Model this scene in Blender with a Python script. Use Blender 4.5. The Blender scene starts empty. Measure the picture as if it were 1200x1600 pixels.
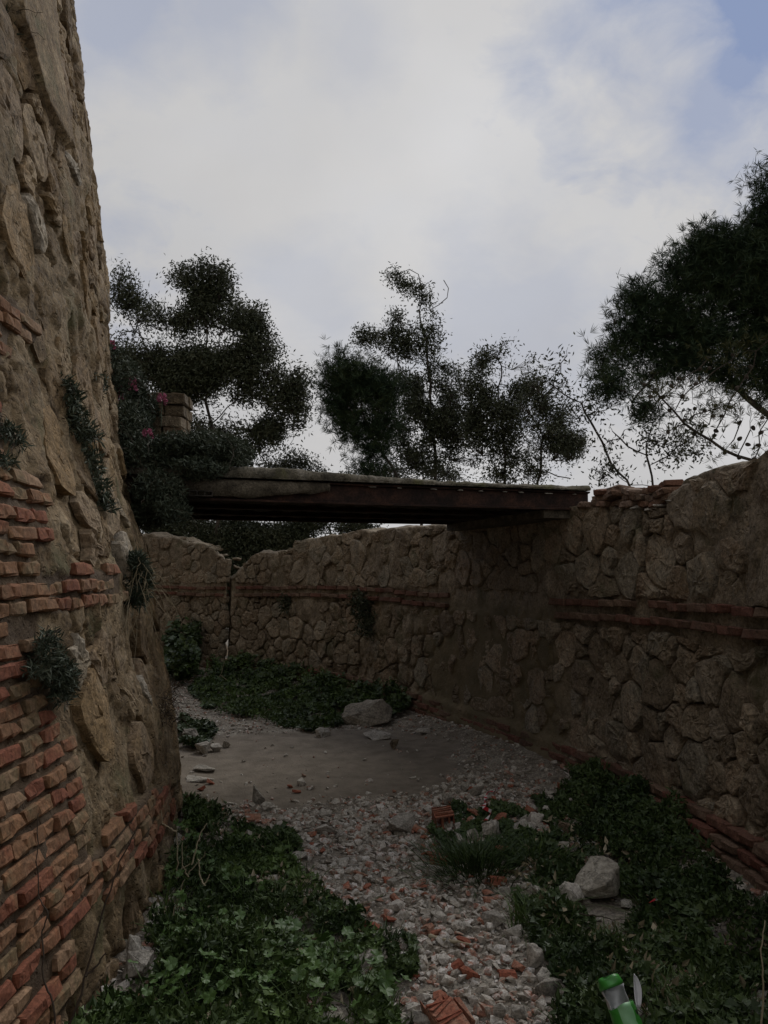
import bpy, bmesh, math, random
import numpy as np
from mathutils import Vector, Matrix

R = math.radians
SC = bpy.context.scene
COL = SC.collection
EYE = 1.65
PITCH = 4.53
F = 1200.0          # focal length in pixels of the 1200 x 1600 photograph
# ------------------------------------------------------------------ camera
cam = bpy.data.cameras.new('camera')
cam.sensor_fit = 'VERTICAL'; cam.sensor_height = 36.0; cam.lens = 27.0
cam.clip_start = 0.05; cam.clip_end = 3000
camo = bpy.data.objects.new('camera', cam); COL.objects.link(camo)
camo.location = (0, 0, EYE); camo.rotation_euler = (R(90 + PITCH), 0, 0)
SC.camera = camo
SC.view_settings.view_transform = 'Standard'; SC.view_settings.look = 'None'
SC.view_settings.exposure = 0.0; SC.view_settings.gamma = 1.0
SC.view_settings.use_curve_mapping = False
SC.render.engine = 'CYCLES'
SC.cycles.max_bounces = 4; SC.cycles.diffuse_bounces = 3; SC.cycles.glossy_bounces = 2
SC.cycles.transparent_max_bounces = 4

# ------------------------------------------------------------------ sky
SUN_EL, SUN_AZ = 42.0, 24.0      # azimuth right of the view direction (+Y)
SKY_STRENGTH = 0.1
sd = (math.sin(R(SUN_AZ)) * math.cos(R(SUN_EL)), math.cos(R(SUN_AZ)) * math.cos(R(SUN_EL)), math.sin(R(SUN_EL)))

def pxdir(x, y):
    a = (x - 600) / F; b = (800 - y) / F; p = R(PITCH)
    return np.array([a, math.cos(p) - b * math.sin(p), math.sin(p) + b * math.cos(p)])

class NT:
    """small node-tree helper"""
    def __init__(s, tree): s.t = tree; s.n = tree.nodes; s.l = tree.links
    def new(s, typ, **kw):
        n = s.n.new(typ)
        for k, v in kw.items():
            setattr(n, k, v)
        return n
    def link(s, a, b): s.l.new(a, b)
    def put(s, sock, v):
        if isinstance(v, bpy.types.NodeSocket): s.l.new(v, sock)
        else: sock.default_value = v
    def math(s, op, a, b=0.0, c=0.0, clamp=False):
        n = s.new('ShaderNodeMath', operation=op, use_clamp=clamp)
        for i, v in enumerate((a, b, c)): s.put(n.inputs[i], v)
        return n.outputs[0]
    def vmath(s, op, a, b=None, scale=None):
        n = s.new('ShaderNodeVectorMath', operation=op)
        s.put(n.inputs[0], a)
        if b is not None: s.put(n.inputs[1], b)
        if scale is not None: s.put(n.inputs['Scale'], scale)
        return n.outputs['Value'] if op == 'DOT_PRODUCT' else n.outputs[0]
    def noise(s, vec, scale, detail=5, rough=.55, dist=0.0):
        n = s.new('ShaderNodeTexNoise'); s.put(n.inputs['Vector'], vec)
        n.inputs['Scale'].default_value = scale; n.inputs['Detail'].default_value = detail
        n.inputs['Roughness'].default_value = rough; n.inputs['Distortion'].default_value = dist
        return n
    def ramp(s, fac, stops, interp='LINEAR'):
        n = s.new('ShaderNodeValToRGB'); cr = n.color_ramp; cr.interpolation = interp
        while len(cr.elements) < len(stops): cr.elements.new(0.5)
        for e, (p, c) in zip(cr.elements, stops):
            e.position = p; e.color = tuple(c)[:3] + (1,) if hasattr(c, '__len__') else (c, c, c, 1)
        s.put(n.inputs[0], fac); return n.outputs[0]
    def mix(s, fac, a, b, blend='MIX'):
        n = s.new('ShaderNodeMix', data_type='RGBA', blend_type=blend)
        def col(v): return v if isinstance(v, bpy.types.NodeSocket) else tuple(v)[:3] + (1,)
        s.put(n.inputs[0], fac); s.put(n.inputs[6], col(a)); s.put(n.inputs[7], col(b))
        return n.outputs[2]

world = bpy.data.worlds.new('World'); SC.world = world; world.use_nodes = True
w = NT(world.node_tree); w.n.clear()
out = w.new('ShaderNodeOutputWorld'); bg = w.new('ShaderNodeBackground')
bg.inputs['Strength'].default_value = SKY_STRENGTH
sky = w.new('ShaderNodeTexSky', sky_type='NISHITA'); sky.sun_disc = False
sky.sun_elevation = R(SUN_EL); sky.sun_rotation = R(SUN_AZ)
tc = w.new('ShaderNodeTexCoord'); D = tc.outputs['Generated']
sep = w.new('ShaderNodeSeparateXYZ'); w.link(D, sep.inputs[0])
zc = w.math('ADD', w.math('MAXIMUM', sep.outputs[2], 0.0), 0.35)
cmb = w.new('ShaderNodeCombineXYZ')
w.link(w.math('DIVIDE', sep.outputs[0], zc), cmb.inputs[0]); w.link(w.math('DIVIDE', sep.outputs[1], zc), cmb.inputs[1])
PV = cmb.outputs[0]
n1 = w.noise(PV, 1.3, 7, .52, .25).outputs['Fac']; n2 = w.noise(PV, 3.6, 8, .55, .3).outputs['Fac']
n4 = w.noise(PV, 11, 6, .6, .4).outputs['Fac']; n3 = w.noise(PV, .7, 4, .5, .0).outputs['Fac']
# thin places in the cloud deck
thin = None
for (x, y, r, k) in ((1200, 25, .12, 1.0), (1160, 90, .09, .9), (1105, 160, .085, .7), (128, 66, .06, .35), (190, -30, .10, .5), (330, -20, .09, .4), (800, 520, .14, .28), (480, 450, .08, .2), (560, 60, .06, .2),
                     (1500, -400, .35, 1.0), (-700, 300, .4, .8), (1000, -1600, .4, .9)):
    d = pxdir(x, y); d = d / np.linalg.norm(d)
    v = w.vmath('DISTANCE', D, tuple(d))
    node = v.node; dist = node.outputs['Value']
    dist = w.math('ADD', dist, w.math('MULTIPLY', w.math('ADD', w.math('SUBTRACT', n2, .5), w.math('MULTIPLY', w.math('SUBTRACT', n4, .5), .7)), r * 1.25 + .025))
    f = w.math('MULTIPLY', w.math('SUBTRACT', 1.0, w.math('DIVIDE', dist, r * 1.25), clamp=True), k * 1.5, clamp=True)
    f = w.math('MINIMUM', f, k)
    thin = f if thin is None else w.math('MAXIMUM', thin, f)
glow = w.vmath('DOT_PRODUCT', D, sd)
g1 = w.math('MULTIPLY_ADD', glow, .5, .5)                       # 0..1
lum = w.math('MULTIPLY_ADD', w.math('POWER', g1, 1.3), 3.0, 3.2)   # the deck is brighter toward the sun
var = w.math('MULTIPLY_ADD', w.math('SUBTRACT', n1, .5), .6, 1.0)
var2 = w.math('MULTIPLY_ADD', w.math('SUBTRACT', n3, .5), .35, 1.0)
lum = w.math('MULTIPLY', w.math('MULTIPLY', lum, var), var2)
white = w.mix(w.math('MULTIPLY_ADD', w.math('SUBTRACT', n2, .35), 2.2, 0.0, clamp=True), (.98, .98, 1.0), (1.02, 1.0, .985))
cloud = w.vmath('SCALE', white, scale=lum)
blue = w.mix(1.0, w.vmath('SCALE', sky.outputs[0], scale=1.0), (2.35, 3.05, 4.9))
skyc = w.mix(w.math('MULTIPLY', thin, .95), cloud, blue)
w.link(skyc, bg.inputs['Color']); w.link(bg.outputs[0], out.inputs[0])

sl = bpy.data.lights.new('sun', 'SUN'); sl.energy = 1.4; sl.angle = R(25); sl.color = (1, .965, .91)
so = bpy.data.objects.new('sun', sl); COL.objects.link(so)
so.rotation_euler = Vector(sd).to_track_quat('Z', 'Y').to_euler(); so.location = (6, 10, 14)

# ------------------------------------------------------------------ numeric helpers
def vnoise(P, seed=0):
    P = np.asarray(P, dtype=np.float64)
    i = np.floor(P).astype(np.int64); f = P - i; u = f * f * (3 - 2 * f)
    def h(a, b, c):
        n = (a * 374761393 + b * 668265263 + c * 2147483647 + seed * 1274126177) & 0xffffffff
        n = ((n ^ (n >> 13)) * 1274126177) & 0xffffffff
        n = (n ^ (n >> 16)) & 0xffff
        return n / 32767.5 - 1.0
    x, y, z = i[:, 0], i[:, 1], i[:, 2]; ux, uy, uz = u[:, 0], u[:, 1], u[:, 2]
    r = 0
    for dx in (0, 1):
        for dy in (0, 1):
            for dz in (0, 1):
                wgt = (ux if dx else 1 - ux) * (uy if dy else 1 - uy) * (uz if dz else 1 - uz)
                r = r + wgt * h(x + dx, y + dy, z + dz)
    return r
def fbm(P, scale=1.0, octs=4, seed=0, gain=.5):
    P = np.asarray(P, dtype=np.float64) * scale; a = 1.0; t = 0; s = 0
    for o in range(octs):
        s = s + a * vnoise(P, seed + o * 17); t += a; a *= gain; P = P * 2.03 + 5.3
    return s / t
def smooth(e0, e1, x):
    t = np.clip((x - e0) / (e1 - e0), 0, 1); return t * t * (3 - 2 * t)
def proj(P):
    """world -> photograph pixels (used for planning regions)"""
    P = np.atleast_2d(np.asarray(P, float)); p = R(PITCH)
    x = P[:, 0]; y = P[:, 1]; z = P[:, 2] - EYE
    d = y * math.cos(p) + z * math.sin(p); v = -y * math.sin(p) + z * math.cos(p)
    dd = np.where(np.abs(d) < 1e-4, 1e-4, d)
    return np.stack([600 + F * x / dd, 800 - F * v / dd, d], 1)
def inpoly(pts, poly):
    x, y = pts[:, 0], pts[:, 1]; c = np.zeros(len(x), bool); n = len(poly)
    for i in range(n):
        x0, y0 = poly[i]; x1, y1 = poly[i - 1]
        if y0 == y1: continue
        c ^= ((y0 > y) != (y1 > y)) & (x < (x1 - x0) * (y - y0) / (y1 - y0) + x0)
    return c
def at(x, y, Y):
    d = pxdir(x, y); return np.array([0, 0, EYE]) + d * (Y / d[1])
def gnd(x, y, z=0.0):
    d = pxdir(x, y); return np.array([0, 0, EYE]) + d * ((z - EYE) / d[2])

# ------------------------------------------------------------------ object helpers
def tag(o, label=None, cat=None, group=None, kind=None):
    if label: o['label'] = label
    if cat: o['category'] = cat
    if group: o['group'] = group
    if kind: o['kind'] = kind
    return o
def link(o, parent=None):
    COL.objects.link(o)
    if parent is not None: o.parent = parent
    return o
def empty(name, loc=(0, 0, 0), rot=(0, 0, 0)):
    o = bpy.data.objects.new(name, None); o.location = tuple(loc); o.rotation_euler = rot
    o.empty_display_size = .1
    return link(o)
def mk(name, V, Fc, mat, parent=None, smooth_=False, loc=None):
    """python lists -> object; V are world coordinates relative to loc / parent origin"""
    me = bpy.data.meshes.new(name)
    me.from_pydata([tuple(map(float, v)) for v in V], [], Fc)
    if smooth_: me.polygons.foreach_set('use_smooth', [True] * len(me.polygons))
    for m in (mat if isinstance(mat, (list, tuple)) else [mat]): me.materials.append(m)
    me.update()
    o = bpy.data.objects.new(name, me)
    if loc is not None: o.location = tuple(map(float, loc))
    return link(o, parent)
def mk_np(name, V, Q, mat, parent=None, smooth_=False, loc=None, attrs=None, matidx=None):
    """numpy arrays: V (n,3), Q (m,k) with equal-size faces"""
    me = bpy.data.meshes.new(name); V = np.ascontiguousarray(V, dtype=np.float32); Q = np.ascontiguousarray(Q, dtype=np.int32)
    m, k = Q.shape
    me.vertices.add(len(V)); me.vertices.foreach_set('co', V.ravel())
    me.loops.add(m * k); me.loops.foreach_set('vertex_index', Q.ravel())
    me.polygons.add(m)
    me.polygons.foreach_set('loop_start', np.arange(m, dtype=np.int32) * k)
    if smooth_: me.polygons.foreach_set('use_smooth', np.ones(m, bool))
    else: me.polygons.foreach_set('use_smooth', np.zeros(m, bool))
    for mm in (mat if isinstance(mat, (list, tuple)) else [mat]): me.materials.append(mm)
    if matidx is not None: me.polygons.foreach_set('material_index', np.ascontiguousarray(matidx, dtype=np.int32))
    if attrs:
        for an, av in attrs.items():
            a = me.attributes.new(an, 'FLOAT', 'POINT'); a.data.foreach_set('value', np.ascontiguousarray(av, dtype=np.float32))
    me.update(calc_edges=True)
    o = bpy.data.objects.new(name, me)
    if loc is not None: o.location = tuple(map(float, loc))
    return link(o, parent)
def grid_faces(nu, nv):
    i = np.arange((nu - 1) * (nv - 1)); a = i // (nv - 1); b = i % (nv - 1); k = a * nv + b
    return np.stack([k, k + nv, k + nv + 1, k + 1], 1)

# ------------------------------------------------------------------ materials
def pbsdf(name):
    m = bpy.data.materials.new(name); m.use_nodes = True; t = NT(m.node_tree)
    b = t.n['Principled BSDF']; b.inputs['Roughness'].default_value = .9
    b.inputs['Specular IOR Level'].default_value = .25
    return m, t, b
def rocky(name, cols, scale=6, bump=.5, bdist=.01, rnd='object', vary=.45, speck=.35, moss=None, moss_amt=.0, rough=.92, pits=True, attr=None, crack=0):
    """mineral surface: three-tone mottling, per-piece variation, fine grain, lichen, bump"""
    m, t, b = pbsdf(name); b.inputs['Roughness'].default_value = rough
    P = t.new('ShaderNodeNewGeometry').outputs['Position']
    if rnd == 'object': rv = t.new('ShaderNodeObjectInfo').outputs['Random']
    elif rnd == 'island': rv = t.new('ShaderNodeNewGeometry').outputs['Random Per Island']
    else: rv = None
    Q = P
    if rv is not None:
        Q = t.vmath('ADD', P, t.vmath('SCALE', (37.1, 91.7, 53.3), scale=rv))
    n = t.noise(Q, scale, 7, .6, .2).outputs['Fac']
    f = n
    if rv is not None:
        f = t.math('ADD', t.math('MULTIPLY', t.math('SUBTRACT', n, .5), 1.3), rv) if len(cols) > 3 else \
            t.math('ADD', t.math('MULTIPLY', t.math('SUBTRACT', n, .5), 2.0), t.math('MULTIPLY_ADD', rv, .7, .15))
    else:
        f = t.math('MULTIPLY_ADD', t.math('SUBTRACT', n, .5), 2.6, .5)
    k = len(cols)
    c = t.ramp(f, [((i + .5) / k, cc) for i, cc in enumerate(cols)])
    g = t.noise(Q, scale * 9, 4, .65).outputs['Fac']
    c = t.mix(min(1, speck * 1.9), c, t.ramp(g, [(.30, .12), (.5, .5), (.70, .86)]), 'OVERLAY')
    g2 = t.noise(Q, scale * 3.1, 6, .7, .4).outputs['Fac']
    c = t.mix(1.0, c, t.ramp(g2, [(.30, .50), (.46, .95), (.60, 1.0), (.75, 1.22)]), 'MULTIPLY')
    if crack:
        ve = t.new('ShaderNodeTexVoronoi', feature='DISTANCE_TO_EDGE'); ve.inputs['Scale'].default_value = crack
        t.put(ve.inputs['Vector'], t.vmath('ADD', Q, t.vmath('SCALE', t.noise(Q, 9, 4).outputs['Color'], scale=.25)))
        ck = t.ramp(ve.outputs['Distance'], [(.0, .35), (.022, 1.0)]); c = t.mix(t.ramp(t.noise(Q, 4, 2).outputs['Fac'], [(.45, 0.0), (.6, 1.0)]), c, t.mix(1.0, c, ck, 'MULTIPLY'))
    big = t.noise(P, 1.1, 4, .6).outputs['Fac']
    c = t.mix(1.0, c, t.ramp(big, [(.3, 1 - vary), (.7, 1.0)]), 'MULTIPLY')
    if moss is not None:
        mn = t.noise(P, 3.2, 6, .65, .3).outputs['Fac']
        c = t.mix(t.math('MULTIPLY', t.ramp(mn, [(.58 - moss_amt * .3, 0.0), (.70 - moss_amt * .2, 1.0)]), .75), c, moss)
        ln = t.noise(P, 23, 5, .6).outputs['Fac']
        c = t.mix(t.math('MULTIPLY', t.ramp(ln, [(.62, 0.0), (.68, 1.0)]), .22), c, (.33, .32, .27))
    if attr:
        a = t.new('ShaderNodeAttribute', attribute_name=attr[0]).outputs['Fac']
        c2 = t.ramp(n, [(.3, attr[1]), (.7, attr[2])])
        c = t.mix(a, c, c2)
    t.link(c, b.inputs['Base Color'])
    h = t.math('ADD', t.noise(Q, scale * 4, 8, .7).outputs['Fac'], t.math('MULTIPLY', g, .35))
    if pits:
        v = t.new('ShaderNodeTexVoronoi'); t.put(v.inputs['Vector'], t.vmath('ADD', Q, t.vmath('SCALE', t.noise(Q, 12, 3).outputs['Color'], scale=.12)))
        v.inputs['Scale'].default_value = scale * 6
        h = t.math('ADD', h, t.math('MULTIPLY', t.ramp(v.outputs['Distance'], [(.05, 0.0), (.35, 1.0)]), .5))
    bp = t.new('ShaderNodeBump'); bp.inputs['Strength'].default_value = bump; bp.inputs['Distance'].default_value = bdist
    t.link(h, bp.inputs['Height']); t.link(bp.outputs[0], b.inputs['Normal'])
    return m
def leafy(name, c0, c1, c2, rough=.55, spec=.3, trans=.0):
    m, t, b = pbsdf(name); b.inputs['Roughness'].default_value = rough; b.inputs['Specular IOR Level'].default_value = spec
    g = t.new('ShaderNodeNewGeometry')
    rv = g.outputs['Random Per Island']; n = t.noise(g.outputs['Position'], 2.3, 3).outputs['Fac']
    f = t.math('ADD', t.math('MULTIPLY', rv, .6), t.math('MULTIPLY_ADD', t.math('SUBTRACT', n, .5), 1.4, .2))
    c = t.ramp(f, [(.15, c0), (.5, c1), (.9, c2)])
    t.link(c, b.inputs['Base Color'])
    return m
def plain(name, col, rough=.6, metal=0.0, spec=.4, bump=0, scale=40, col2=None, nscale=8, aniso=None):
    m, t, b = pbsdf(name); b.inputs['Roughness'].default_value = rough; b.inputs['Metallic'].default_value = metal
    b.inputs['Specular IOR Level'].default_value = spec
    P = t.new('ShaderNodeTexCoord').outputs['Object']
    if aniso: P = t.vmath('MULTIPLY', P, aniso)
    c = t.ramp(t.noise(P, nscale, 6, .6).outputs['Fac'], [(.35, col), (.65, col2 or col)]); t.link(c, b.inputs['Base Color'])
    if bump:
        bp = t.new('ShaderNodeBump'); bp.inputs['Strength'].default_value = bump; bp.inputs['Distance'].default_value = .004
        t.link(t.noise(P, scale, 6, .65).outputs['Fac'], bp.inputs['Height']); t.link(bp.outputs[0], b.inputs['Normal'])
    return m

M = {}
M['brick'] = rocky('old_brick', [(.23, .085, .05), (.27, .12, .065), (.25, .14, .08), (.28, .145, .075), (.20, .145, .08), (.30, .19, .115)], 7, .5, .006, vary=.35, speck=.3)
M['far_brick'] = rocky('weathered_brick', [(.20, .085, .06), (.20, .10, .07), (.17, .10, .07), (.22, .145, .10)], 9, .5, .006, vary=.4)
M['t_mortar'] = rocky('tower_mortar', [(.17, .115, .062), (.25, .178, .10), (.33, .25, .155)], 4.5, 1.0, .016, rnd=None, vary=.4, moss=(.10, .095, .045), moss_amt=.12,
                      attr=('joint', (.07, .05, .035), (.13, .09, .055)))
M['t_stone'] = rocky('tower_stone', [(.17, .12, .07), (.27, .185, .10), (.25, .18, .115), (.33, .25, .16), (.25, .17, .085)], 5, .9, .012, vary=.3, crack=5)
M['pale_stone'] = rocky('pale_stone', [(.27, .215, .145), (.34, .28, .20), (.40, .35, .28)], 6, .9, .012, vary=.15, crack=6)
M['ochre_stone'] = rocky('ochre_stone', [(.22, .145, .07), (.28, .19, .10), (.32, .24, .15)], 6, .9, .012, vary=.15, crack=5)
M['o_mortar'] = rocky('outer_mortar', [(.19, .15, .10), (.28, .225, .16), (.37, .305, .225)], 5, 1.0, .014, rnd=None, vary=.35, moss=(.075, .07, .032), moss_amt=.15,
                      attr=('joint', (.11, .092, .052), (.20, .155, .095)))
M['o_stone'] = rocky('outer_stone', [(.23, .18, .125), (.30, .24, .17), (.29, .215, .145), (.37, .30, .215), (.28, .24, .18)], 6, 1.0, .014, vary=.3, crack=5, moss=(.10, .095, .05), moss_amt=.05)
M['o_pale'] = rocky('outer_pale_stone', [(.20, .16, .11), (.27, .22, .16), (.30, .25, .19)], 6, .9, .012, vary=.25)
M['lime'] = rocky('limestone_rubble', [(.30, .275, .235), (.43, .395, .34), (.54, .50, .44)], 9, .7, .006, vary=.15)
M['terra'] = rocky('terracotta', [(.27, .085, .05), (.34, .13, .08), (.34, .19, .13)], 12, .5, .004, vary=.15, pits=False)
M['gravel'] = rocky('gravel', [(.44, .40, .35), (.30, .26, .21), (.50, .46, .40), (.58, .54, .48), (.36, .31, .25), (.36, .16, .105), (.64, .60, .55)], 14, .4, .003, rnd='island', vary=.15, pits=False)
M['ground'] = rocky('earth', [(.19, .16, .125), (.27, .235, .19), (.35, .315, .26)], 6, .8, .01, rnd=None, vary=.3, speck=.5,
                    attr=('pad', (.15, .125, .096), (.26, .22, .175)))
M['concrete'] = rocky('crusted_concrete', [(.09, .08, .06), (.18, .16, .12), (.30, .27, .22)], 7, .9, .012, rnd=None, vary=.35, moss=(.12, .115, .05), moss_amt=.15)
M['soffit'] = rocky('dark_concrete', [(.06, .052, .045), (.09, .078, .066), (.12, .105, .09)], 4, .5, .008, rnd=None, vary=.4, pits=False)  # plain dark tone for the infill and hollow brick, darker than the deck
M['rust'] = rocky('rusty_steel', [(.025, .015, .012), (.05, .026, .019), (.085, .04, .026)], 8, .35, .003, rnd=None, vary=.4, rough=.75, pits=False)
M['bark'] = rocky('bark', [(.05, .042, .034), (.08, .066, .052), (.12, .10, .08)], 7, .8, .01, rnd=None, vary=.3, pits=False)
M['crust'] = rocky('dark_crust', [(.07, .058, .042), (.11, .092, .066), (.16, .135, .10)], 8, .9, .01, rnd=None, vary=.3)
M['leaf_dark'] = leafy('broad_leaf', (.030, .038, .018), (.048, .058, .028), (.085, .09, .05))
M['needle'] = leafy('pine_needle', (.014, .030, .014), (.024, .044, .018), (.05, .068, .026), .6, .2)
M['needle_olive'] = leafy('olive_needle', (.03, .036, .012), (.055, .058, .016), (.09, .085, .03), .6, .2)
M['herb'] = leafy('herb_leaf', (.035, .062, .014), (.065, .11, .024), (.11, .17, .045), .5, .35)
M['herb_dark'] = leafy('dark_herb_leaf', (.022, .040, .012), (.042, .070, .020), (.075, .11, .034), .5, .3)
M['mallow'] = leafy('mallow_leaf', (.04, .082, .018), (.056, .108, .024), (.08, .145, .036), .5, .35)
M['shrub'] = leafy('grey_green_leaf', (.038, .052, .035), (.062, .08, .052), (.11, .125, .085), .6, .3)
M['straw'] = leafy('dry_stem', (.20, .165, .10), (.32, .27, .18), (.42, .37, .27), .8, .1)
M['twig'] = plain('dark_twig', (.05, .038, .028), .8, 0, .2, .4, 60, (.08, .06, .045))
M['pink'] = leafy('pink_petal', (.36, .09, .17), (.46, .14, .24), (.55, .26, .34), .6, .2)
# ================================================================== GEOMETRY OF THE PLACE
CX, CY = -11.1, 2.75            # common centre of the round tower and the outer wall
RT0, RO0 = 10.0, 13.1
def tower_profile():
    Dc = math.hypot(CX, CY); ac = math.atan2(-CX, CY); zs, rs = [], []
    for x, y in ((100, 0), (122, 130), (150, 330), (163, 430), (178, 600), (190, 700), (207, 790), (230, 850), (238, 900), (245, 1000), (262, 1065), (272, 1110), (279, 1180), (282, 1250)):
        d = pxdir(x, y); a = math.atan2(-d[0], d[1]); b = ac - a
        zs.append(EYE + Dc * math.cos(b) * d[2] / math.hypot(d[0], d[1])); rs.append(Dc * math.sin(b))
    zs, rs = zs[::-1], rs[::-1]
    sl_ = (rs[-1] - rs[-4]) / (zs[-1] - zs[-4])
    zs = [-.6] + zs + [9.5]; rs = [rs[0] + .03] + rs + [rs[-1] + sl_ * (9.5 - zs[-2])]
    return np.array(zs), np.array(rs)
TZ, TR = tower_profile()
def Rt(z): return np.interp(z, TZ, TR)
def Ro(z): return RO0 + .03 * np.asarray(z, float)
def f_tower(s, z, o=0.0):
    r = Rt(z) + o; a = np.asarray(s, float) / RT0
    return np.stack([CX + r * np.cos(a), CY + r * np.sin(a), np.asarray(z, float) + 0 * r], -1)
def f_outer(s, z, o=0.0):
    r = Ro(z) - o; a = np.asarray(s, float) / RO0
    return np.stack([CX + r * np.cos(a), CY + r * np.sin(a), np.asarray(z, float) + 0 * r], -1)
def s_outer(x):          # arc position where the column x of the photograph meets the outer wall
    k = (x - 600) / F / math.cos(R(PITCH)) ; A = 1 + k * k; B = 2 * (k * (-CX) - CY); Cc = CX * CX + CY * CY - RO0 ** 2
    Y = (-B + math.sqrt(B * B - 4 * A * Cc)) / (2 * A)
    return math.atan2(Y - CY, k * Y - CX) * RO0, Y
# top line of the outer wall, read along the wall
tops = []
for x, y in ((1260, 690), (1200, 703), (1165, 712), (1130, 724), (1090, 735), (1050, 752), (1040, 778), (1000, 792), (960, 788), (930, 790), (912, 789), (880, 797), (760, 815), (690, 824), (640, 823), (600, 826),
             (545, 832), (500, 838), (466, 843), (455, 858), (420, 863), (402, 862), (385, 874), (372, 888), (362, 903), (354, 912)):
    s, Y = s_outer(x); tops.append((s, EYE + (895 - y) / F * Y))
tops = np.array(tops)
S_END = s_outer(359)[0]
S_STUB = s_outer(355.5)[0]
SKEW = 1.25        # the breach was broken through at a slant
stub_tops = []
for x, y in ((352, 884), (345, 868), (338, 868), (330, 856), (310, 851), (290, 849), (275, 841), (240, 838), (200, 836)):
    s, Y = s_outer(x); stub_tops.append((s, EYE + (895 - y) / F * Y))
stub_tops = np.array(stub_tops)
S_NEAR = -5.5
def top_outer(s):
    return np.interp(s, tops[:, 0], tops[:, 1])
def top_stub(s):
    return np.interp(s, stub_tops[:, 0], stub_tops[:, 1])
BRICK_PX = [(-160, 690), (-160, 455), (0, 455), (30, 470), (62, 515), (60, 540), (25, 520), (0, 560), (-40, 600), (8, 640), (12, 730), (30, 742), (70, 742), (76, 830), (74, 850), (55, 862), (55, 885), (75, 895), (135, 893), (190, 893), (192, 938), (140, 945), (66, 958), (62, 1035),
            (60, 1060), (80, 1100), (85, 1150), (120, 1165), (122, 1200), (125, 1240), (135, 1300), (142, 1345), (180, 1312), (195, 1275), (215, 1258), (245, 1235), (275, 1225), (278, 1260),
            (255, 1320), (225, 1335), (190, 1395), (150, 1400), (142, 1430), (117, 1440), (115, 1470), (127, 1490), (127, 1540), (105, 1600), (60, 1700), (-160, 1900)]
PLASTER_PX = [(20, -60), (74, -60), (86, 90), (108, 232), (95, 215), (62, 150), (42, 70), (28, 30)]
OPLASTER_PX = [(640, 985), (700, 960), (760, 955), (860, 880), (868, 1000), (855, 1100), (852, 1190), (740, 1135), (690, 1070), (650, 1020)]

def cells(s0, s1, z0, z1, size, jit=.75, wv=.25, seed=0, asp=1.0, sizefn=None):
    rnd = random.Random(seed); P = []
    # dart throwing: a few big blocks first, then middling ones, then small packing stones
    buck = {}; G = size * 1.6; area = (s1 - s0) * (z1 - z0)
    for fac, tries in ((.80, .7), (.60, 3), (.44, 6), (.30, 16)):
        for _ in range(int(tries * area / size ** 2)):
            s, z = rnd.uniform(s0 - size * .3, s1 + size * .3), rnd.uniform(z0 - size * .3, z1 + size * .3); r = fac * size * rnd.uniform(.88, 1.12)
            bi, bj = int(s // G), int(z // G); ok = True
            for u in (-1, 0, 1):
                for v in (-1, 0, 1):
                    for q in buck.get((bi + u, bj + v), ()):
                        if (q[0] - s) ** 2 + ((q[1] - z) * asp) ** 2 < ((q[2] + r) * .84) ** 2: ok = False
            if ok: buck.setdefault((bi, bj), []).append((s, z, r)); P.append((s, z, r * r * .85))
    P = np.array(P); polys = []
    for i in range(len(P)):
        d = np.hypot(P[:, 0] - P[i, 0], P[:, 1] - P[i, 1]); nb = np.argsort(d)[1:26]
        c = P[i, :2]; L = size * 1.4
        poly = [(c[0] - L, c[1] - L), (c[0] + L, c[1] - L), (c[0] + L, c[1] + L), (c[0] - L, c[1] + L)]
        for j in nb:
            n = 2 * (P[j, :2] - c); k = (P[j, :2] ** 2).sum() - (c ** 2).sum() - (P[j, 2] - P[i, 2])
            poly = clip(poly, n[0], n[1], k)
            if len(poly) < 3: break
        if len(poly) >= 3: polys.append(np.array(poly))
    return P, polys
def clip(poly, a, b, k):
    out = []; n = len(poly)
    for i in range(n):
        p, q = poly[i - 1], poly[i]
        dp = a * p[0] + b * p[1] - k; dq = a * q[0] + b * q[1] - k
        if (dp <= 0) != (dq <= 0):
            t = dp / (dp - dq); out.append((p[0] + t * (q[0] - p[0]), p[1] + t * (q[1] - p[1])))
        if dq <= 0: out.append((q[0], q[1]))
    return out
def parea(p): return .5 * abs(np.dot(p[:, 0], np.roll(p[:, 1], 1)) - np.dot(p[:, 1], np.roll(p[:, 0], 1)))
def edge_dist(P, S, Z):
    """distance to the boundary between the two nearest cells, for relief of the joints"""
    Q = np.stack([S, Z], 1); out = np.zeros(len(Q))
    for a in range(0, len(Q), 4000):
        q = Q[a:a + 4000]; d2 = ((q[:, None, :] - P[None, :, :2]) ** 2).sum(2) - P[None, :, 2]
        ii = np.argpartition(d2, 1, axis=1)[:, :2]
        r = np.arange(len(q)); i0 = ii[:, 0]; i1 = ii[:, 1]
        sep_ = np.hypot(P[i0, 0] - P[i1, 0], P[i0, 1] - P[i1, 1]) + 1e-6
        out[a:a + 4000] = np.abs(d2[r, i0] - d2[r, i1]) / (2 * sep_)
    return out

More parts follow.
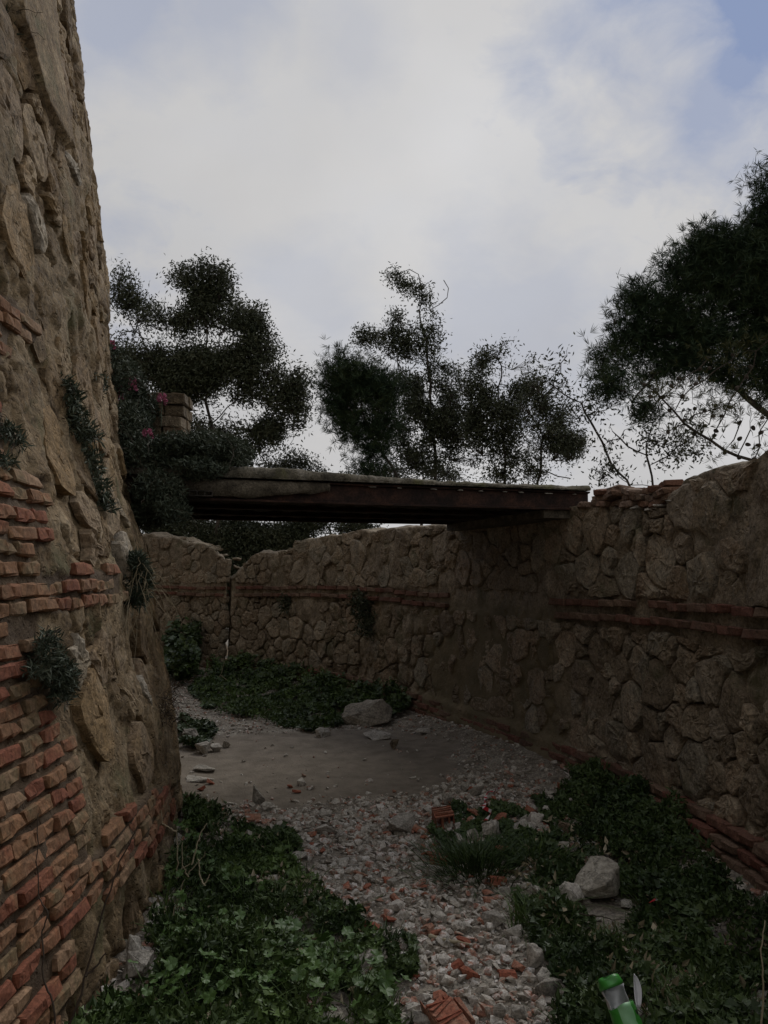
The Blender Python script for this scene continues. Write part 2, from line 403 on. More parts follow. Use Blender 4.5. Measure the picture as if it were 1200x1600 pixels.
def warp(S, Z, amp=.022, f=6.5):
    P = np.stack([S, Z, S * 0], 1); return S + fbm(P, f, 3, 301) * amp * 2, Z + fbm(P, f, 3, 302) * amp * 2
def rough(S, Z):
    """chiselled, flaky relief shared by stones and the mortar round them"""
    P = np.stack([S, Z, S * 0], 1)
    return fbm(P * np.array([1, .7, 1]), 9, 3, 311) * .014 - np.abs(fbm(P, 15, 3, 312)) * .012 + .003 + fbm(P, 45, 2, 313) * .004
def stone(poly, fmap, mat, parent, seed, gap=.014, h0=.01, bulge=.02, N=18, tilt=.06, deep=.06, name='stone', wamp=.022):
    rng = np.random.default_rng(seed)
    p = poly; q = np.empty((len(p) * 2, 2)); nx = np.roll(p, -1, 0)
    q[0::2] = p * .93 + nx * .07; q[1::2] = p * .07 + nx * .93; p = q
    seg = np.hypot(*(np.roll(p, -1, 0) - p).T); cum = np.concatenate([[0], np.cumsum(seg)])
    t = (np.arange(N) + rng.uniform(-.2, .2, N)) / N * cum[-1]
    pp = np.vstack([p, p[:1]])
    ring = np.stack([np.interp(t % cum[-1], cum, pp[:, 0]), np.interp(t % cum[-1], cum, pp[:, 1])], 1)
    c = ring.mean(0); rr = np.hypot(*(ring - c).T)
    ring = c + (ring - c) * (1 - (gap * rng.uniform(.3, 1.8, N)) / np.maximum(rr, .02))[:, None]
    g1, g2 = rng.normal(0, tilt, 2); rings = []
    for sc, h, j in ((1.0, -deep, 0), (1.0, h0, .003), (.90, h0 + bulge * .7, .003), (.68, h0 + bulge, .004), (.42, h0 + bulge, .004), (.18, h0 + bulge, .004)):
        rg = c + (ring - c) * (sc * (rng.uniform(.96, 1.04, N) if sc < 1 else np.ones(N)))[:, None]
        hh = np.full(N, h) + (0 if h == -deep else g1 * (rg[:, 0] - c[0]) + g2 * (rg[:, 1] - c[1])) + rng.normal(0, 1, N) * j
        rings.append((rg, hh))
    S = np.concatenate([r[0][:, 0] for r in rings] + [[c[0]]]); Z = np.concatenate([r[0][:, 1] for r in rings] + [[c[1]]])
    O = np.concatenate([r[1] for r in rings] + [[h0 + bulge]])
    S2, Z2 = warp(S, Z, wamp); O[N:] += rough(S2[N:], Z2[N:]) * .6
    V = fmap(S2, Z2, O); o = fmap(S2[-1], Z2[-1], 0.0); V = V - o
    Fc = []; K = len(rings)
    for k in range(K - 1):
        for i in range(N):
            a, b = k * N + i, k * N + (i + 1) % N
            Fc.append((a, b, b + N, a + N))
    for i in range(N): Fc.append(((K - 1) * N + i, (K - 1) * N + (i + 1) % N, K * N))
    return mk(name, V, Fc, mat, parent, loc=o)

def brick_mesh(L, H, Dp, seed, mat, name='brick'):
    """worn brick: chamfered block with knocked corners (about 60 triangles)"""
    rng = np.random.default_rng(seed); bm = bmesh.new()
    bmesh.ops.create_cube(bm, size=1.0)
    for v in bm.verts: v.co = Vector((v.co.x * L, v.co.y * Dp, v.co.z * H))
    bmesh.ops.subdivide_edges(bm, edges=[e for e in bm.edges if abs((e.verts[0].co - e.verts[1].co).x) > L * .5], cuts=1)
    bmesh.ops.bevel(bm, geom=list(bm.edges), offset=.007, segments=1, affect='EDGES', profile=.6)
    for v in bm.verts:
        v.co += Vector(rng.normal(0, .0028, 3))
    cpt = Vector((rng.choice([-1, 1]) * L / 2, Dp / 2, rng.choice([-1, 1]) * H / 2))
    for v in bm.verts:
        d = (v.co - cpt).length
        if d < .03: v.co += (Vector((0, 0, 0)) - v.co).normalized() * .010
    me = bpy.data.meshes.new(name); bm.to_mesh(me); bm.free(); me.materials.append(mat); return me
def frame(fmap, s, z, o):
    p = fmap(s, z, o); ts = fmap(s + .01, z, o) - p; tz = fmap(s, z + .01, o) - p
    ts = Vector(ts).normalized(); tz = Vector(tz).normalized(); n = ts.cross(tz).normalized()
    out = fmap(s, z, o + .01) - p
    if n.dot(Vector(out)) < 0: ts = -ts; n = -n
    tz = n.cross(ts) if n.cross(ts).z > 0 else ts.cross(n)
    return Vector(p), ts, n, tz
def place(me, fmap, s, z, o, parent, rnd, name='brick', sc=1.0, roll=.02):
    p, ts, n, tz = frame(fmap, s, z, o)
    # columns: x along the wall, y outward, z up (right-handed)
    if ts.cross(n).dot(tz) < 0: ts = -ts
    m = Matrix((ts, n, tz)).transposed().to_4x4() @ Matrix.Rotation(rnd.gauss(0, roll), 4, 'Y') @ Matrix.Rotation(rnd.gauss(0, roll), 4, 'X')
    ob = bpy.data.objects.new(name, me); m.translation = p; ob.matrix_world = m
    if sc != 1.0: ob.scale = (sc, 1, 1)
    COL.objects.link(ob); ob.parent = parent
    return ob
def join_stuff(objs, name, mat, parent, kind='stuff'):
    V, Fc, n = [], [], 0
    for o in objs:
        m = o.matrix_basis
        vs = [m @ v.co for v in o.data.vertices]; V += vs
        Fc += [tuple(i + n for i in p.vertices) for p in o.data.polygons]; n += len(vs)
        bpy.data.objects.remove(o)
    if V:
        o = mk(name, V, Fc, mat, parent); o['kind'] = kind
        return o

# ================================================================== GROUND
xs = np.concatenate([-np.geomspace(600, 3.6, 26), np.arange(-3.5, 2.6, .028), np.geomspace(2.65, 600, 28)])
ys = np.concatenate([-np.geomspace(600, 1.2, 18), np.arange(-1, 1.8, .25), np.arange(1.8, 7, .03), np.arange(7, 14, .06), np.geomspace(14.1, 900, 40)])
PAD = [(-2.3, 5.75), (-1.2, 5.55), (-.2, 5.75), (.55, 6.0), (.75, 6.9), (.55, 7.8), (-.1, 8.2), (-1.2, 7.9), (-2.5, 7.9)]
def pad_mask(X, Y):
    n = fbm(np.stack([X, Y, X * 0], 1), 1.6, 4, 5) * .28; m = np.ones(len(X))
    k = len(PAD); best = np.full(len(X), 9.)
    for i in range(k):
        ax, ay = PAD[i - 1]; bx, by = PAD[i]; dx, dy = bx - ax, by - ay
        t = np.clip(((X - ax) * dx + (Y - ay) * dy) / (dx * dx + dy * dy), 0, 1)
        best = np.minimum(best, np.hypot(X - ax - t * dx, Y - ay - t * dy))
    ins = inpoly(np.stack([X, Y], 1), PAD); sd_ = np.where(ins, best, -best) + n
    return smooth(-.03, .12, sd_)
def ground_h(X, Y):
    X = np.asarray(X, float); Y = np.asarray(Y, float); P = np.stack([X, Y, X * 0], 1)
    near = smooth(60, 20, np.hypot(X, Y)); r = np.hypot(X - CX, Y - CY)
    pm = pad_mask(X, Y)
    h = fbm(P, .9, 3, 2) * .05 + (fbm(P, 7, 4, 8) * .016) * (1 - .45 * pm)
    h = h + .10 * smooth(.7, 0, RO0 - r) * (r < RO0 + .3) + .07 * smooth(.5, 0, r - 9.9)      # debris banked against the walls
    h = h * near
    return h * (1 - .6 * pm)
GX, GY = np.meshgrid(xs, ys, indexing='ij'); gx, gy = GX.ravel(), GY.ravel()
gz = ground_h(gx, gy)
ground = mk_np('ground', np.stack([gx, gy, gz], 1), grid_faces(len(xs), len(ys)), M['ground'], smooth_=True, attrs={'pad': pad_mask(gx, gy)})
tag(ground, 'bare stony earth floor of the curved passage', None, None, 'structure')
def gh(x, y): return float(ground_h(np.array([x]), np.array([y]))[0])

# ================================================================== ROUND TOWER (left)
tower = empty('round_tower', (CX, CY, 0))
tag(tower, 'tall round tower of rubble and worn red brick rising at the left edge', 'tower')
def rel(fm): return lambda s, z, o=0.0: fm(s, z, o) - np.array([CX, CY, 0])
ft, fo = rel(f_tower), rel(f_outer)
T_S0, T_S1 = -2.2, 3.6
TP, Tpoly = cells(T_S0, T_S1, -.2, 7.4, .235, .8, .28, 11, .9)
ss = np.arange(T_S0, T_S1, .017); zz = np.concatenate([np.arange(-.4, 3.4, .018), np.arange(3.4, 7.6, .03)])
S_, Z_ = [a.ravel() for a in np.meshgrid(ss, zz, indexing='ij')]
base = f_tower(S_, Z_); px = proj(base)
bmask = inpoly(px[:, :2] + (fbm(base, 6, 3, 3) * 7)[:, None], BRICK_PX) & (px[:, 2] > 0)
pmask = inpoly(px[:, :2], PLASTER_PX) & (px[:, 2] > 0)
WS, WZ = S_ * 2 - warp(S_, Z_)[0], Z_ * 2 - warp(S_, Z_)[1]; ed = edge_dist(TP, WS, WZ); P3 = np.stack([S_, Z_, S_ * 0], 1)
o_ = fbm(P3, 1.5, 3, 21) * .035 + fbm(P3, 5, 4, 22, .6) * .026 + rough(S_, Z_) * 1.15 - .002
flk = fbm(P3 * np.array([1.6, .5, 1]), 3.0, 3, 29); o_ = o_ - .022 * smooth(.05, .09, flk) - .018 * smooth(.02, -.03, fbm(P3, 2.6, 3, 30))
crev = (1 - smooth(.004, .03, ed)) * smooth(-.15, .35, fbm(P3, 2.2, 3, 24))
o_ = o_ - crev * .036
o_ = np.where(bmask, -.014 + fbm(P3, 12, 3, 25) * .014, o_)
o_ = np.where(pmask, .035 + fbm(P3, 4, 3, 26) * .006, o_)
mk_np('mortar', ft(S_, Z_, o_), grid_faces(len(ss), len(zz)), M['t_mortar'], tower, True, attrs={'joint': bmask * 1.0})
# the rest of the round body, coarser, beyond what can be looked at closely
a2 = np.linspace(T_S1 - .03, RT0 * math.pi * 2 + T_S0 + .03, 150); z2 = np.linspace(-.4, 7.58, 30)
A2, Z2 = [a.ravel() for a in np.meshgrid(a2, z2, indexing='ij')]
mk_np('rear_wall', ft(A2, Z2, fbm(f_tower(A2, Z2), 1.5, 4, 9) * .04 - .01), grid_faces(150, 30), M['t_mortar'], tower, True)
a3 = np.linspace(0, RT0 * math.pi * 2, 120); r3 = np.array([0., .4, .85, 1.0])
V = []; 
for a in a3:
    for r in r3: V.append((Rt(7.5) * r * math.cos(a / RT0), Rt(7.5) * r * math.sin(a / RT0), 7.55))
mk_np('roof_slab', np.array(V), grid_faces(120, 4), M['t_mortar'], tower)
rnd = random.Random(5)
# bricks
blen = (.12, .15, .20, .24); bms = [[brick_mesh(L, .050, .12, 40 + 7 * k + i, M['brick']) for i in range(4)] for k, L in enumerate(blen)]
bricks = []
for k in range(int(4.9 / .0665)):
    z = -.14 + .0665 * k; s = -2.1 + rnd.uniform(0, .2)
    while s < 2.9:
        kk = rnd.choices((0, 1, 2, 3), (4, 3, 3, 2))[0]; L = blen[kk]; s += L / 2
        p = f_tower(s, z); q = proj(p)[0]
        if q[2] > 0 and inpoly(np.array([[q[0] + rnd.uniform(-7, 7), q[1]]]), BRICK_PX)[0] and rnd.random() > .02:
            b = place(rnd.choice(bms[kk]), f_tower, s, z + rnd.gauss(0, .004), -.0575 + rnd.gauss(0, .0045), tower, rnd, roll=.018)
            b.location -= Vector((CX, CY, 0)); bricks.append((abs(q[0] - 300) + (900 if q[0] < -15 or q[1] > 1640 else 0) - q[2] * 20, b))
        s += L / 2 + rnd.uniform(.008, .018)
bricks.sort(key=lambda t: t[0]); print('tower bricks', len(bricks))
join_stuff([b for _, b in bricks[295:]], 'brickwork', M['brick'], tower)
# stones
special = [((137, 1020), 'pale_stone'), ((125, 1105), 'ochre_stone'), ((190, 865), 'pale_stone'), ((150, 1290), 'pale_stone'), ((195, 1400), 'pale_stone'), ((30, 580), 't_stone'), ((70, 345), 'pale_stone'), ((30, 340), 'ochre_stone'), ((140, 1000), 'pale_stone')]
n_ = 0; tst = []
for i, p in enumerate(Tpoly):
    c = p.mean(0); q = proj(f_tower(c[0], c[1]))[0]
    if parea(p) < .008 or c[0] < T_S0 or c[0] > 3.2 or q[2] < 0 or q[0] < -260: continue
    qv = proj(f_tower(p[:, 0], p[:, 1]))[:, :2]
    if inpoly(qv, BRICK_PX).sum() > len(p) * .25 or inpoly(q[None, :2], BRICK_PX)[0] or inpoly(q[None, :2], PLASTER_PX)[0]: continue
    mat = 't_stone'; h = rnd.uniform(-.030, -.002); forced = False
    for (sx, sy), mm in special:
        if inpoly(np.array([[sx, sy]], float), [tuple(v) for v in qv]): mat = mm; forced = True; h = .002
    if not forced and rnd.random() < .28: continue
    if not forced and rnd.random() < .06: mat = 'pale_stone'
    if not forced and rnd.random() < .1: mat = 'ochre_stone'
    so_ = stone(p, ft, M[mat], tower, 1000 + i, gap=rnd.uniform(.008, .024), h0=h, bulge=rnd.uniform(.004, .018)); n_ += 1; tst.append((parea(qv), so_))
tst.sort(key=lambda t: -t[0]); join_stuff([o for _, o in tst[290:]], 'rubble_infill', M['t_stone'], tower)
print('tower stones', n_)

# ================================================================== OUTER WALL (right and far)
def skewed(fn, on_stub):
    def g(s, z, o=0.0):
        s = np.asarray(s, float); w_ = smooth(S_STUB + 1.4, S_STUB, s) if on_stub else smooth(S_END - 1.6, S_END, s)
        return fn(s - SKEW * np.asarray(o, float) * w_, z, o)
    return g
def build_wall(thing, s0, s1, topf, relief, mat, ds=.024, nz=100, cap=.5, seed=0):
    ss = np.arange(s0, s1, ds); n = len(ss); zt = topf(ss) + fbm(np.stack([ss, ss * 0, ss * 0], 1), 3.5, 4, seed + 3) * .05
    t = np.linspace(0, 1, nz); rows = []
    joint = []
    for k in range(nz):
        z = -.3 + t[k] * (zt + .3); o, j = relief(ss, z, t[k]); rows.append((z, Ro(z) - o)); joint.append(j)
    for k in range(1, 10):                   # over the top
        u = k / 9; r = Ro(zt) + cap * u
        z = zt + fbm(np.stack([ss, ss * 0 + r, ss * 0], 1), 6, 4, seed + 7) * .05 * math.sin(math.pi * min(1, u * 1.0)) + .03 * math.sin(math.pi * u); rows.append((z, r)); joint.append(0 * z)
    for k in range(1, 7):
        u = k / 6; z = zt * (1 - u) - .3 * u; rows.append((z, Ro(z) + cap + .05 * u + fbm(np.stack([ss, z, z * 0], 1), 3, 3, 5) * .03)); joint.append(0 * z)
    Zr = np.array([r[0] for r in rows]).T; Rr = np.array([r[1] for r in rows]).T; J = np.array(joint).T
    mid = RO0 + cap * .5
    w_ = smooth(S_STUB + 1.4, S_STUB, ss) if s0 > S_END - .5 else smooth(S_END - 1.6, S_END, ss)
    a = (ss[:, None] + SKEW * (Rr - Ro(Zr)) * w_[:, None]) / RO0
    for e, e1 in ((0, 0), (-1, -1)):
        m_ = Rr[e] * 0 + mid; a[e] = (ss[e] + SKEW * (mid - RO0) * w_[e]) / RO0; Rr[e] = m_
    V = np.stack([Rr * np.cos(a), Rr * np.sin(a), Zr], 2).reshape(-1, 3)
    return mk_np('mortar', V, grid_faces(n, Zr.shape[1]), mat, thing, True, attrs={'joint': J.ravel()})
outer = empty('boundary_wall', (CX, CY, 0))
tag(outer, 'long curved rubble wall with two brick string courses on the right and behind the footbridge', 'wall')
stub = empty('broken_wall_end', (CX, CY, 0))
tag(stub, 'broken end piece of rubble wall standing beyond the notch, just right of the tower', 'wall')
OP1, Op1 = cells(S_NEAR + 2, S_END + 3.2, -.1, 1.24, .19, .98, .55, 31, .92)
OP2, Op2 = cells(S_NEAR + 2, S_END + 3.2, 1.50, 2.6, .25, .98, .55, 32, 1.05)
sA, sB = s_outer(885)[0], s_outer(690)[0]       # stretch under the footbridge
sC = s_outer(640)[0]
def o_relief(ss, z, t):
    P3 = np.stack([ss, z, ss * 0], 1)
    o = fbm(P3, 1.3, 3, 51) * .05 + fbm(P3, 6, 4, 52, .6) * .024 + rough(ss, z) - .008
    wx, wz = warp(ss, z); wx, wz = 2 * ss - wx, 2 * z - wz; e1 = edge_dist(OP1, wx, wz); e2 = edge_dist(OP2, wx, wz); e = np.where(z < 1.3, e1, e2)
    dn = smooth(-.45, .25, fbm(P3, 1.7, 3, 54)) * np.where(z < 1.3, 1.0, .35)
    o = o - (1 - smooth(.006, .035, e)) * dn * .06
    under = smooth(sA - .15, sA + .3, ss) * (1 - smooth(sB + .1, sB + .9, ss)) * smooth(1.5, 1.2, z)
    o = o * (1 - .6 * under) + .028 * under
    o = o + .05 * smooth(.30, .24, z) + .03 * smooth(.17, .13, z)
    o = np.where((z > 1.26) & (z < 1.455), np.minimum(o, -.004), o)
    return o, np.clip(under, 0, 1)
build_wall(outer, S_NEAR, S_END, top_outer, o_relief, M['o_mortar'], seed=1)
build_wall(stub, S_STUB, S_STUB + 3.0, top_stub, lambda s, z, t: (o_relief(s, z, t)[0] * .9 + .02, 0 * z), M['o_mortar'], ds=.04, nz=70, seed=9)
lst = []; lst2 = []
for poly_set, zlo, zhi in ((Op1, -.2, 1.25), (Op2, 1.47, 3)):
    for i, p in enumerate(poly_set):
        c = p.mean(0)
        on_stub = c[0] > (S_END + S_STUB) / 2
        zt = float(top_stub(c[0]) if on_stub else top_outer(c[0]))
        pl = clip([tuple(v) for v in p], 0, 1, min(zt - .01, zhi)) 
        pl = clip(pl, 0, -1, -max(zlo, .26)) if len(pl) > 2 else pl
        pl = clip(pl, *((-1, 0, -(S_STUB + .02)) if on_stub else (1, 0, S_END - .03))) if len(pl) > 2 else pl
        if len(pl) < 3: continue
        pl = np.array(pl); a = parea(pl)
        if a < .006: continue
        c = pl.mean(0); q = proj(f_outer(c[0], c[1]))[0]
        if q[2] < .5 or q[0] > 1420: continue
        und = inpoly(q[None, :2], OPLASTER_PX)[0]
        if und and rnd.random() < .22: continue
        if not und and rnd.random() < .05: continue
        h = rnd.uniform(-.024, .018) + (.022 if und else 0); 
        if zlo > 1: h = rnd.uniform(-.014, .014)
        mat = 'o_stone' if rnd.random() > .12 else 'o_pale'
        g = rnd.uniform(.004, .016)
        ar = a * (F / q[2]) ** 2
        (lst2 if on_stub else lst).append((ar, pl, mat, g, h, rnd.uniform(.003, .018), 3000 + i + int(zlo > 1) * 900))
lst.sort(key=lambda t: -t[0]); print('outer stones', len(lst), len(lst2))
extra = []
for k, (ar, pl, mat, g, h, bu, sd_) in enumerate(lst):
    ob = stone(pl, fo, M[mat], outer, sd_, gap=g, h0=h, bulge=bu, tilt=.1)
    if k >= 285: extra.append(ob)
join_stuff(extra, 'rubble_infill', M['o_stone'], outer)
for ar, pl, mat, g, h, bu, sd_ in lst2: stone(pl, fo, M['o_stone'], stub, sd_, gap=g, h0=h * .6 + .01, bulge=bu)

# brick string courses and the footing courses
obm = [brick_mesh(L, .05, .14, 90 + i, M['far_brick']) for i, L in enumerate((.20, .23, .26))]
rowsdef = [(1.415, .034, 1), (1.305, .044, 1), (.235, .075, 2), (.165, .10, 2), (.10, .12, 2)]
oth = []
for z0, o0, kind in rowsdef:
    s = -1.0
    while s < S_END + 2.2:
        L = rnd.choice((0, 1, 2)); ln = (.20, .23, .26)[L]; s += ln / 2 + rnd.uniform(.008, .02)
        on_stub = s > S_STUB
        hide = (sA + .25 < s < sB - .1 and kind == 1) or (S_END - .12 < s < S_STUB + .12) or rnd.random() < (.03 if kind == 1 else .07)
        if on_stub and s > S_END + 1.0 and kind == 2: hide = True
        if not hide:
            zz_ = z0 + .025 * math.sin(s * .9) + rnd.gauss(0, .005)
            b = place(obm[L], f_outer, s, zz_, -.07 + o0 + rnd.gauss(0, .008), stub if on_stub else outer, rnd, roll=.02)
            b.location -= Vector((CX, CY, 0)); oth.append(b)
        s += ln / 2
print('outer bricks', len(oth))
# ================================================================== ROCKS
def hull_rock(seed, n=16, flat=.7, sub=False):
    rng = np.random.default_rng(seed); bm = bmesh.new()
    p = rng.normal(0, 1, (n, 3)); p /= np.linalg.norm(p, axis=1)[:, None]; p *= rng.uniform(.75, 1.1, (n, 1))
    p *= np.array([1, rng.uniform(.6, .95), flat * rng.uniform(.75, 1.1)])
    p = np.sign(p) * np.abs(p) ** .82
    for v in p: bm.verts.new(v)
    r = bmesh.ops.convex_hull(bm, input=list(bm.verts))
    bmesh.ops.delete(bm, geom=[v for v in bm.verts if not v.link_faces], context='VERTS')
    if sub:
        bmesh.ops.bevel(bm, geom=list(bm.edges), offset=.04, segments=1, affect='EDGES')
        bmesh.ops.subdivide_edges(bm, edges=list(bm.edges), cuts=2, use_grid_fill=True, smooth=.03)
        bmesh.ops.triangulate(bm, faces=list(bm.faces))
        for v in bm.verts:
            c = np.array([tuple(v.co)]); v.co += v.co.normalized() * float(fbm(c, 2.2, 4, seed)[0] * .16 + fbm(c, 7, 3, seed + 1)[0] * .09)
    else:
        bmesh.ops.triangulate(bm, faces=list(bm.faces))
    return bm
def bm_mesh(bm, name, mat):
    me = bpy.data.meshes.new(name); bm.to_mesh(me); bm.free(); me.materials.append(mat); return me
def put(name, me, loc, rot=(0, 0, 0), scale=(1, 1, 1), parent=None):
    o = bpy.data.objects.new(name, me); o.location = tuple(map(float, loc)); o.rotation_euler = rot; o.scale = scale
    return link(o, parent)
M['boulder'] = rocky('grey_boulder', [(.24, .21, .17), (.33, .295, .24), (.42, .385, .32)], 5, 1.0, .012, vary=.25, crack=6)
def rock_at(x, y, wpx, hpx, mat, label, seed, cat='rock', name='rock', n=16, flat=.75, depth=1.0, rot=None, group=None, lift=0.0, big=True):
    """a single rubble stone: x,y is where its foot stands in the photograph"""
    g = gnd(x, y); g = gnd(x, y, gh(g[0], g[1])); d = g[1]
    w_, h_ = wpx / F * d / 2, hpx / F * d / 2
    bm = hull_rock(seed, n, 1.0, big)
    me = bm_mesh(bm, name, M[mat])
    co = np.empty(len(me.vertices) * 3, np.float32); me.vertices.foreach_get('co', co); co = co.reshape(-1, 3)
    mn, mx = co.min(0), co.max(0); co = (co - (mn + mx) / 2) / ((mx - mn) / 2)
    co *= np.array([w_, w_ * .8 * depth, h_]); me.vertices.foreach_set('co', co.ravel())
    o = put(name, me, (g[0], g[1] + w_ * .5 * depth, g[2] + h_ * .78 + lift), rot or (0, 0, random.Random(seed).uniform(-.4, .4)))
    return tag(o, label, cat, group)
# notable stones ---------------------------------------------------
rock_at(573, 1134, 82, 42, 'boulder', 'big pale boulder lying at the edge of the far weeds beyond the bare patch', 1, n=14, depth=.9)
rock_at(940, 1416, 76, 60, 'boulder', 'large grey white boulder among the weeds in front of the right wall', 12, n=15, lift=.015)
rock_at(892, 1420, 46, 34, 'lime', 'pale flat stone leaning just left of the large boulder in the right weeds', 3, n=12, lift=.01)
rock_at(207, 1535, 50, 42, 'lime', 'white block lying at the foot of the tower beside the mallow leaves', 4, n=12)
rock_at(207, 1496, 24, 38, 'lime', 'small white upright stone leaning on the tower foot behind the white block', 5, n=12)
rock_at(630, 1308, 46, 34, 'lime', 'cream wedge shaped stone at the upper edge of the rubble path', 6, n=9)
rock_at(404, 1258, 22, 30, 'lime', 'upright pale stone at the near edge of the bare patch', 7, n=9)
rock_at(418, 1268, 22, 14, 'lime', 'small pale stone lying right behind the upright pale stone', 8, n=9)
rock_at(510, 1310, 40, 22, 'lime', 'flat pale stone left of the cream wedge, beside the dark weeds', 9, n=10)
rock_at(465, 1347, 26, 15, 'lime', 'smooth white cobble at the tip of the left weeds', 10, n=12)
rock_at(572, 1520, 34, 34, 'lime', 'rough grey white lump at the right edge of the left weeds', 11, n=14)
rock_at(838, 1515, 26, 36, 'lime', 'upright white stone standing at the edge of the right grass', 13, n=11)
rock_at(316, 1178, 26, 20, 'lime', 'dark grey block at the left end of the bare patch near the tower', 14, n=10)
rock_at(337, 1174, 18, 12, 'lime', 'flatter grey stone just right of the dark grey block', 15, n=10)
rock_at(352, 1168, 14, 11, 'lime', 'smallest stone of the row by the tower on the bare patch', 16, n=10)
rock_at(295, 1160, 26, 22, 'lime', 'whitish crumbled stone beside the small weeds near the tower', 17, n=14)
rock_at(320, 1206, 40, 8, 'lime', 'thin flat slab lying on the bare patch beside the tower', 18, n=10)
rock_at(310, 1222, 44, 7, 'lime', 'thin grey slab nearest the tower on the bare patch', 19, n=10)
rock_at(590, 1156, 40, 12, 'lime', 'flat slab in front of the big far boulder', 20, n=10)
rock_at(662, 1147, 22, 8, 'lime', 'thin pale slab to the right of the big far boulder', 21, n=9)
rock_at(617, 1170, 16, 15, 'o_stone', 'small dark stone standing alone on the bare patch', 22, n=8)
rock_at(505, 1152, 28, 16, 'lime', 'grey stone at the foot of the far weeds left of the big boulder', 23, n=11)
rock_at(768, 1310, 30, 30, 'lime', 'white rounded stone above the grass tuft in the rubble heap', 24, n=12)
rock_at(742, 1318, 24, 24, 'lime', 'grey white stone left of the rounded one above the grass tuft', 25, n=12)
rock_at(745, 1247, 20, 30, 'lime', 'tall white stone fragment in the rubble heap under the right wall', 26, n=9, rot=(0, .5, 0))
rock_at(728, 1240, 16, 20, 'lime', 'small white slab at the back of the rubble heap', 27, n=9)
rock_at(702, 1262, 18, 26, 'lime', 'pale oblong stone left of the taped rubble', 28, n=9, rot=(0, -.4, 0))
rock_at(766, 1248, 20, 15, 'lime', 'pale grey stone touching the striped tape', 29, n=11)
rock_at(815, 1302, 24, 20, 'lime', 'chalky white stone half sunk in the right weeds', 30, n=12)
rock_at(838, 1295, 26, 24, 'lime', 'brightest white stone at the far edge of the right weeds', 31, n=10)
rock_at(888, 1305, 26, 22, 'o_stone', 'grey rounded stone beside the pink scrap', 32, n=12)
rock_at(868, 1402, 28, 14, 'lime', 'grey sliver of stone at the left of the right weeds', 33, n=9)
rock_at(772, 1450, 38, 22, 'lime', 'broad grey stone in the middle of the rubble path', 34, n=11)
rock_at(683, 1372, 34, 18, 'lime', 'dull grey cobble below the terracotta heap', 35, n=12)
rock_at(860, 1560, 44, 30, 'lime', 'pale stone lying in the grass left of the green can', 36, n=11)
rock_at(780, 1598, 22, 30, 'lime', 'upright grey stone right of the broken hollow tile', 37, n=9)
rock_at(325, 1032, 60, 26, 'o_stone', 'fallen grey block below the notch of the far wall', 38, n=10)
rock_at(350, 1043, 36, 14, 'o_stone', 'low flat block in front of the fallen grey block', 39, n=10)
rock_at(283, 1062, 50, 34, 'o_stone', 'mossy dark boulder at the far corner beside the tower', 40, n=12)
rock_at(885, 1178, 70, 56, 'o_stone', 'angular stone jutting from the foot of the right wall under the footbridge', 41, n=11)

# terracotta pieces --------------------------------------------------
def tile_shard(L, W, T, curve, seed):
    """broken curved roof-tile piece"""
    rng = random.Random(seed); bm = bmesh.new(); n, m = 5, 4; top, bot = [], []
    for i in range(n):
        for j in range(m):
            x = (i / (n - 1) - .5) * L + rng.uniform(-.1, .1) * L / n; y = (j / (m - 1) - .5) * W + rng.uniform(-.12, .12) * W / m
            z = curve * (1 - (2 * y / W) ** 2)
            top.append(bm.verts.new((x, y, z + T / 2))); bot.append(bm.verts.new((x, y, z - T / 2)))
    for i in range(n - 1):
        for j in range(m - 1):
            a, b, c, d = i * m + j, (i + 1) * m + j, (i + 1) * m + j + 1, i * m + j + 1
            bm.faces.new((top[a], top[b], top[c], top[d])); bm.faces.new((bot[d], bot[c], bot[b], bot[a]))
    edge = [(i * m, (i + 1) * m) for i in range(n - 1)] + [((n - 1) * m + j, (n - 1) * m + j + 1) for j in range(m - 1)] + [((i + 1) * m + m - 1, i * m + m - 1) for i in range(n - 2, -1, -1)] + [(j + 1, j) for j in range(m - 2, -1, -1)]
    for a, b in edge: bm.faces.new((top[b], top[a], bot[a], bot[b]))
    bmesh.ops.recalc_face_normals(bm, faces=list(bm.faces))
    return bm
def on_ground(x, y, z=0.0):
    g = gnd(x, y); return gnd(x, y, gh(g[0], g[1]) + z)
def shard_at(x, y, wpx, label, seed, rot, curve=.3, cat='tile piece', wr=.7, lift=.012, name='tile_shard'):
    g = on_ground(x, y); L = wpx / F * g[1]
    o = put(name, bm_mesh(tile_shard(L, L * wr, .012, L * curve, seed), name, M['terra']), g + np.array([0, 0, lift]), rot)
    return tag(o, label, cat)
shard_at(776, 1382, 26, 'curled red tile piece at the lower right of the grass tuft', 51, (.4, .2, .3))
shard_at(792, 1268, 24, 'flat red tile piece right of the striped tape', 52, (.1, .1, .1), .1)
shard_at(675, 1345, 30, 'orange tile piece on top of the small terracotta heap', 53, (.35, .3, .8))
shard_at(688, 1352, 28, 'lower orange tile piece of the small terracotta heap', 54, (.15, -.2, -.4))
shard_at(668, 1458, 24, 'ribbed red tile piece left of the stick', 55, (.5, .2, 1.2))
shard_at(711, 1520, 28, 'dark red folded tile piece in the near rubble', 56, (.6, -.4, .4))
shard_at(792, 1528, 26, 'smooth orange tile piece right of the dark red one', 57, (.2, .1, .2), .15)
shard_at(672, 1592, 26, 'orange tile piece touching the left of the broken hollow tile', 58, (.2, .1, .7), .1)
shard_at(622, 1413, 28, 'slim red tile piece at the left side of the path', 59, (.2, .5, -.7), .1, wr=.35)
shard_at(607, 1380, 18, 'red tile chip near the cream wedge stone', 60, (.5, .2, .4), .2)
shard_at(762, 1412, 18, 'upright red tile chip right of the middle of the path', 61, (1.0, .2, .5), .2)
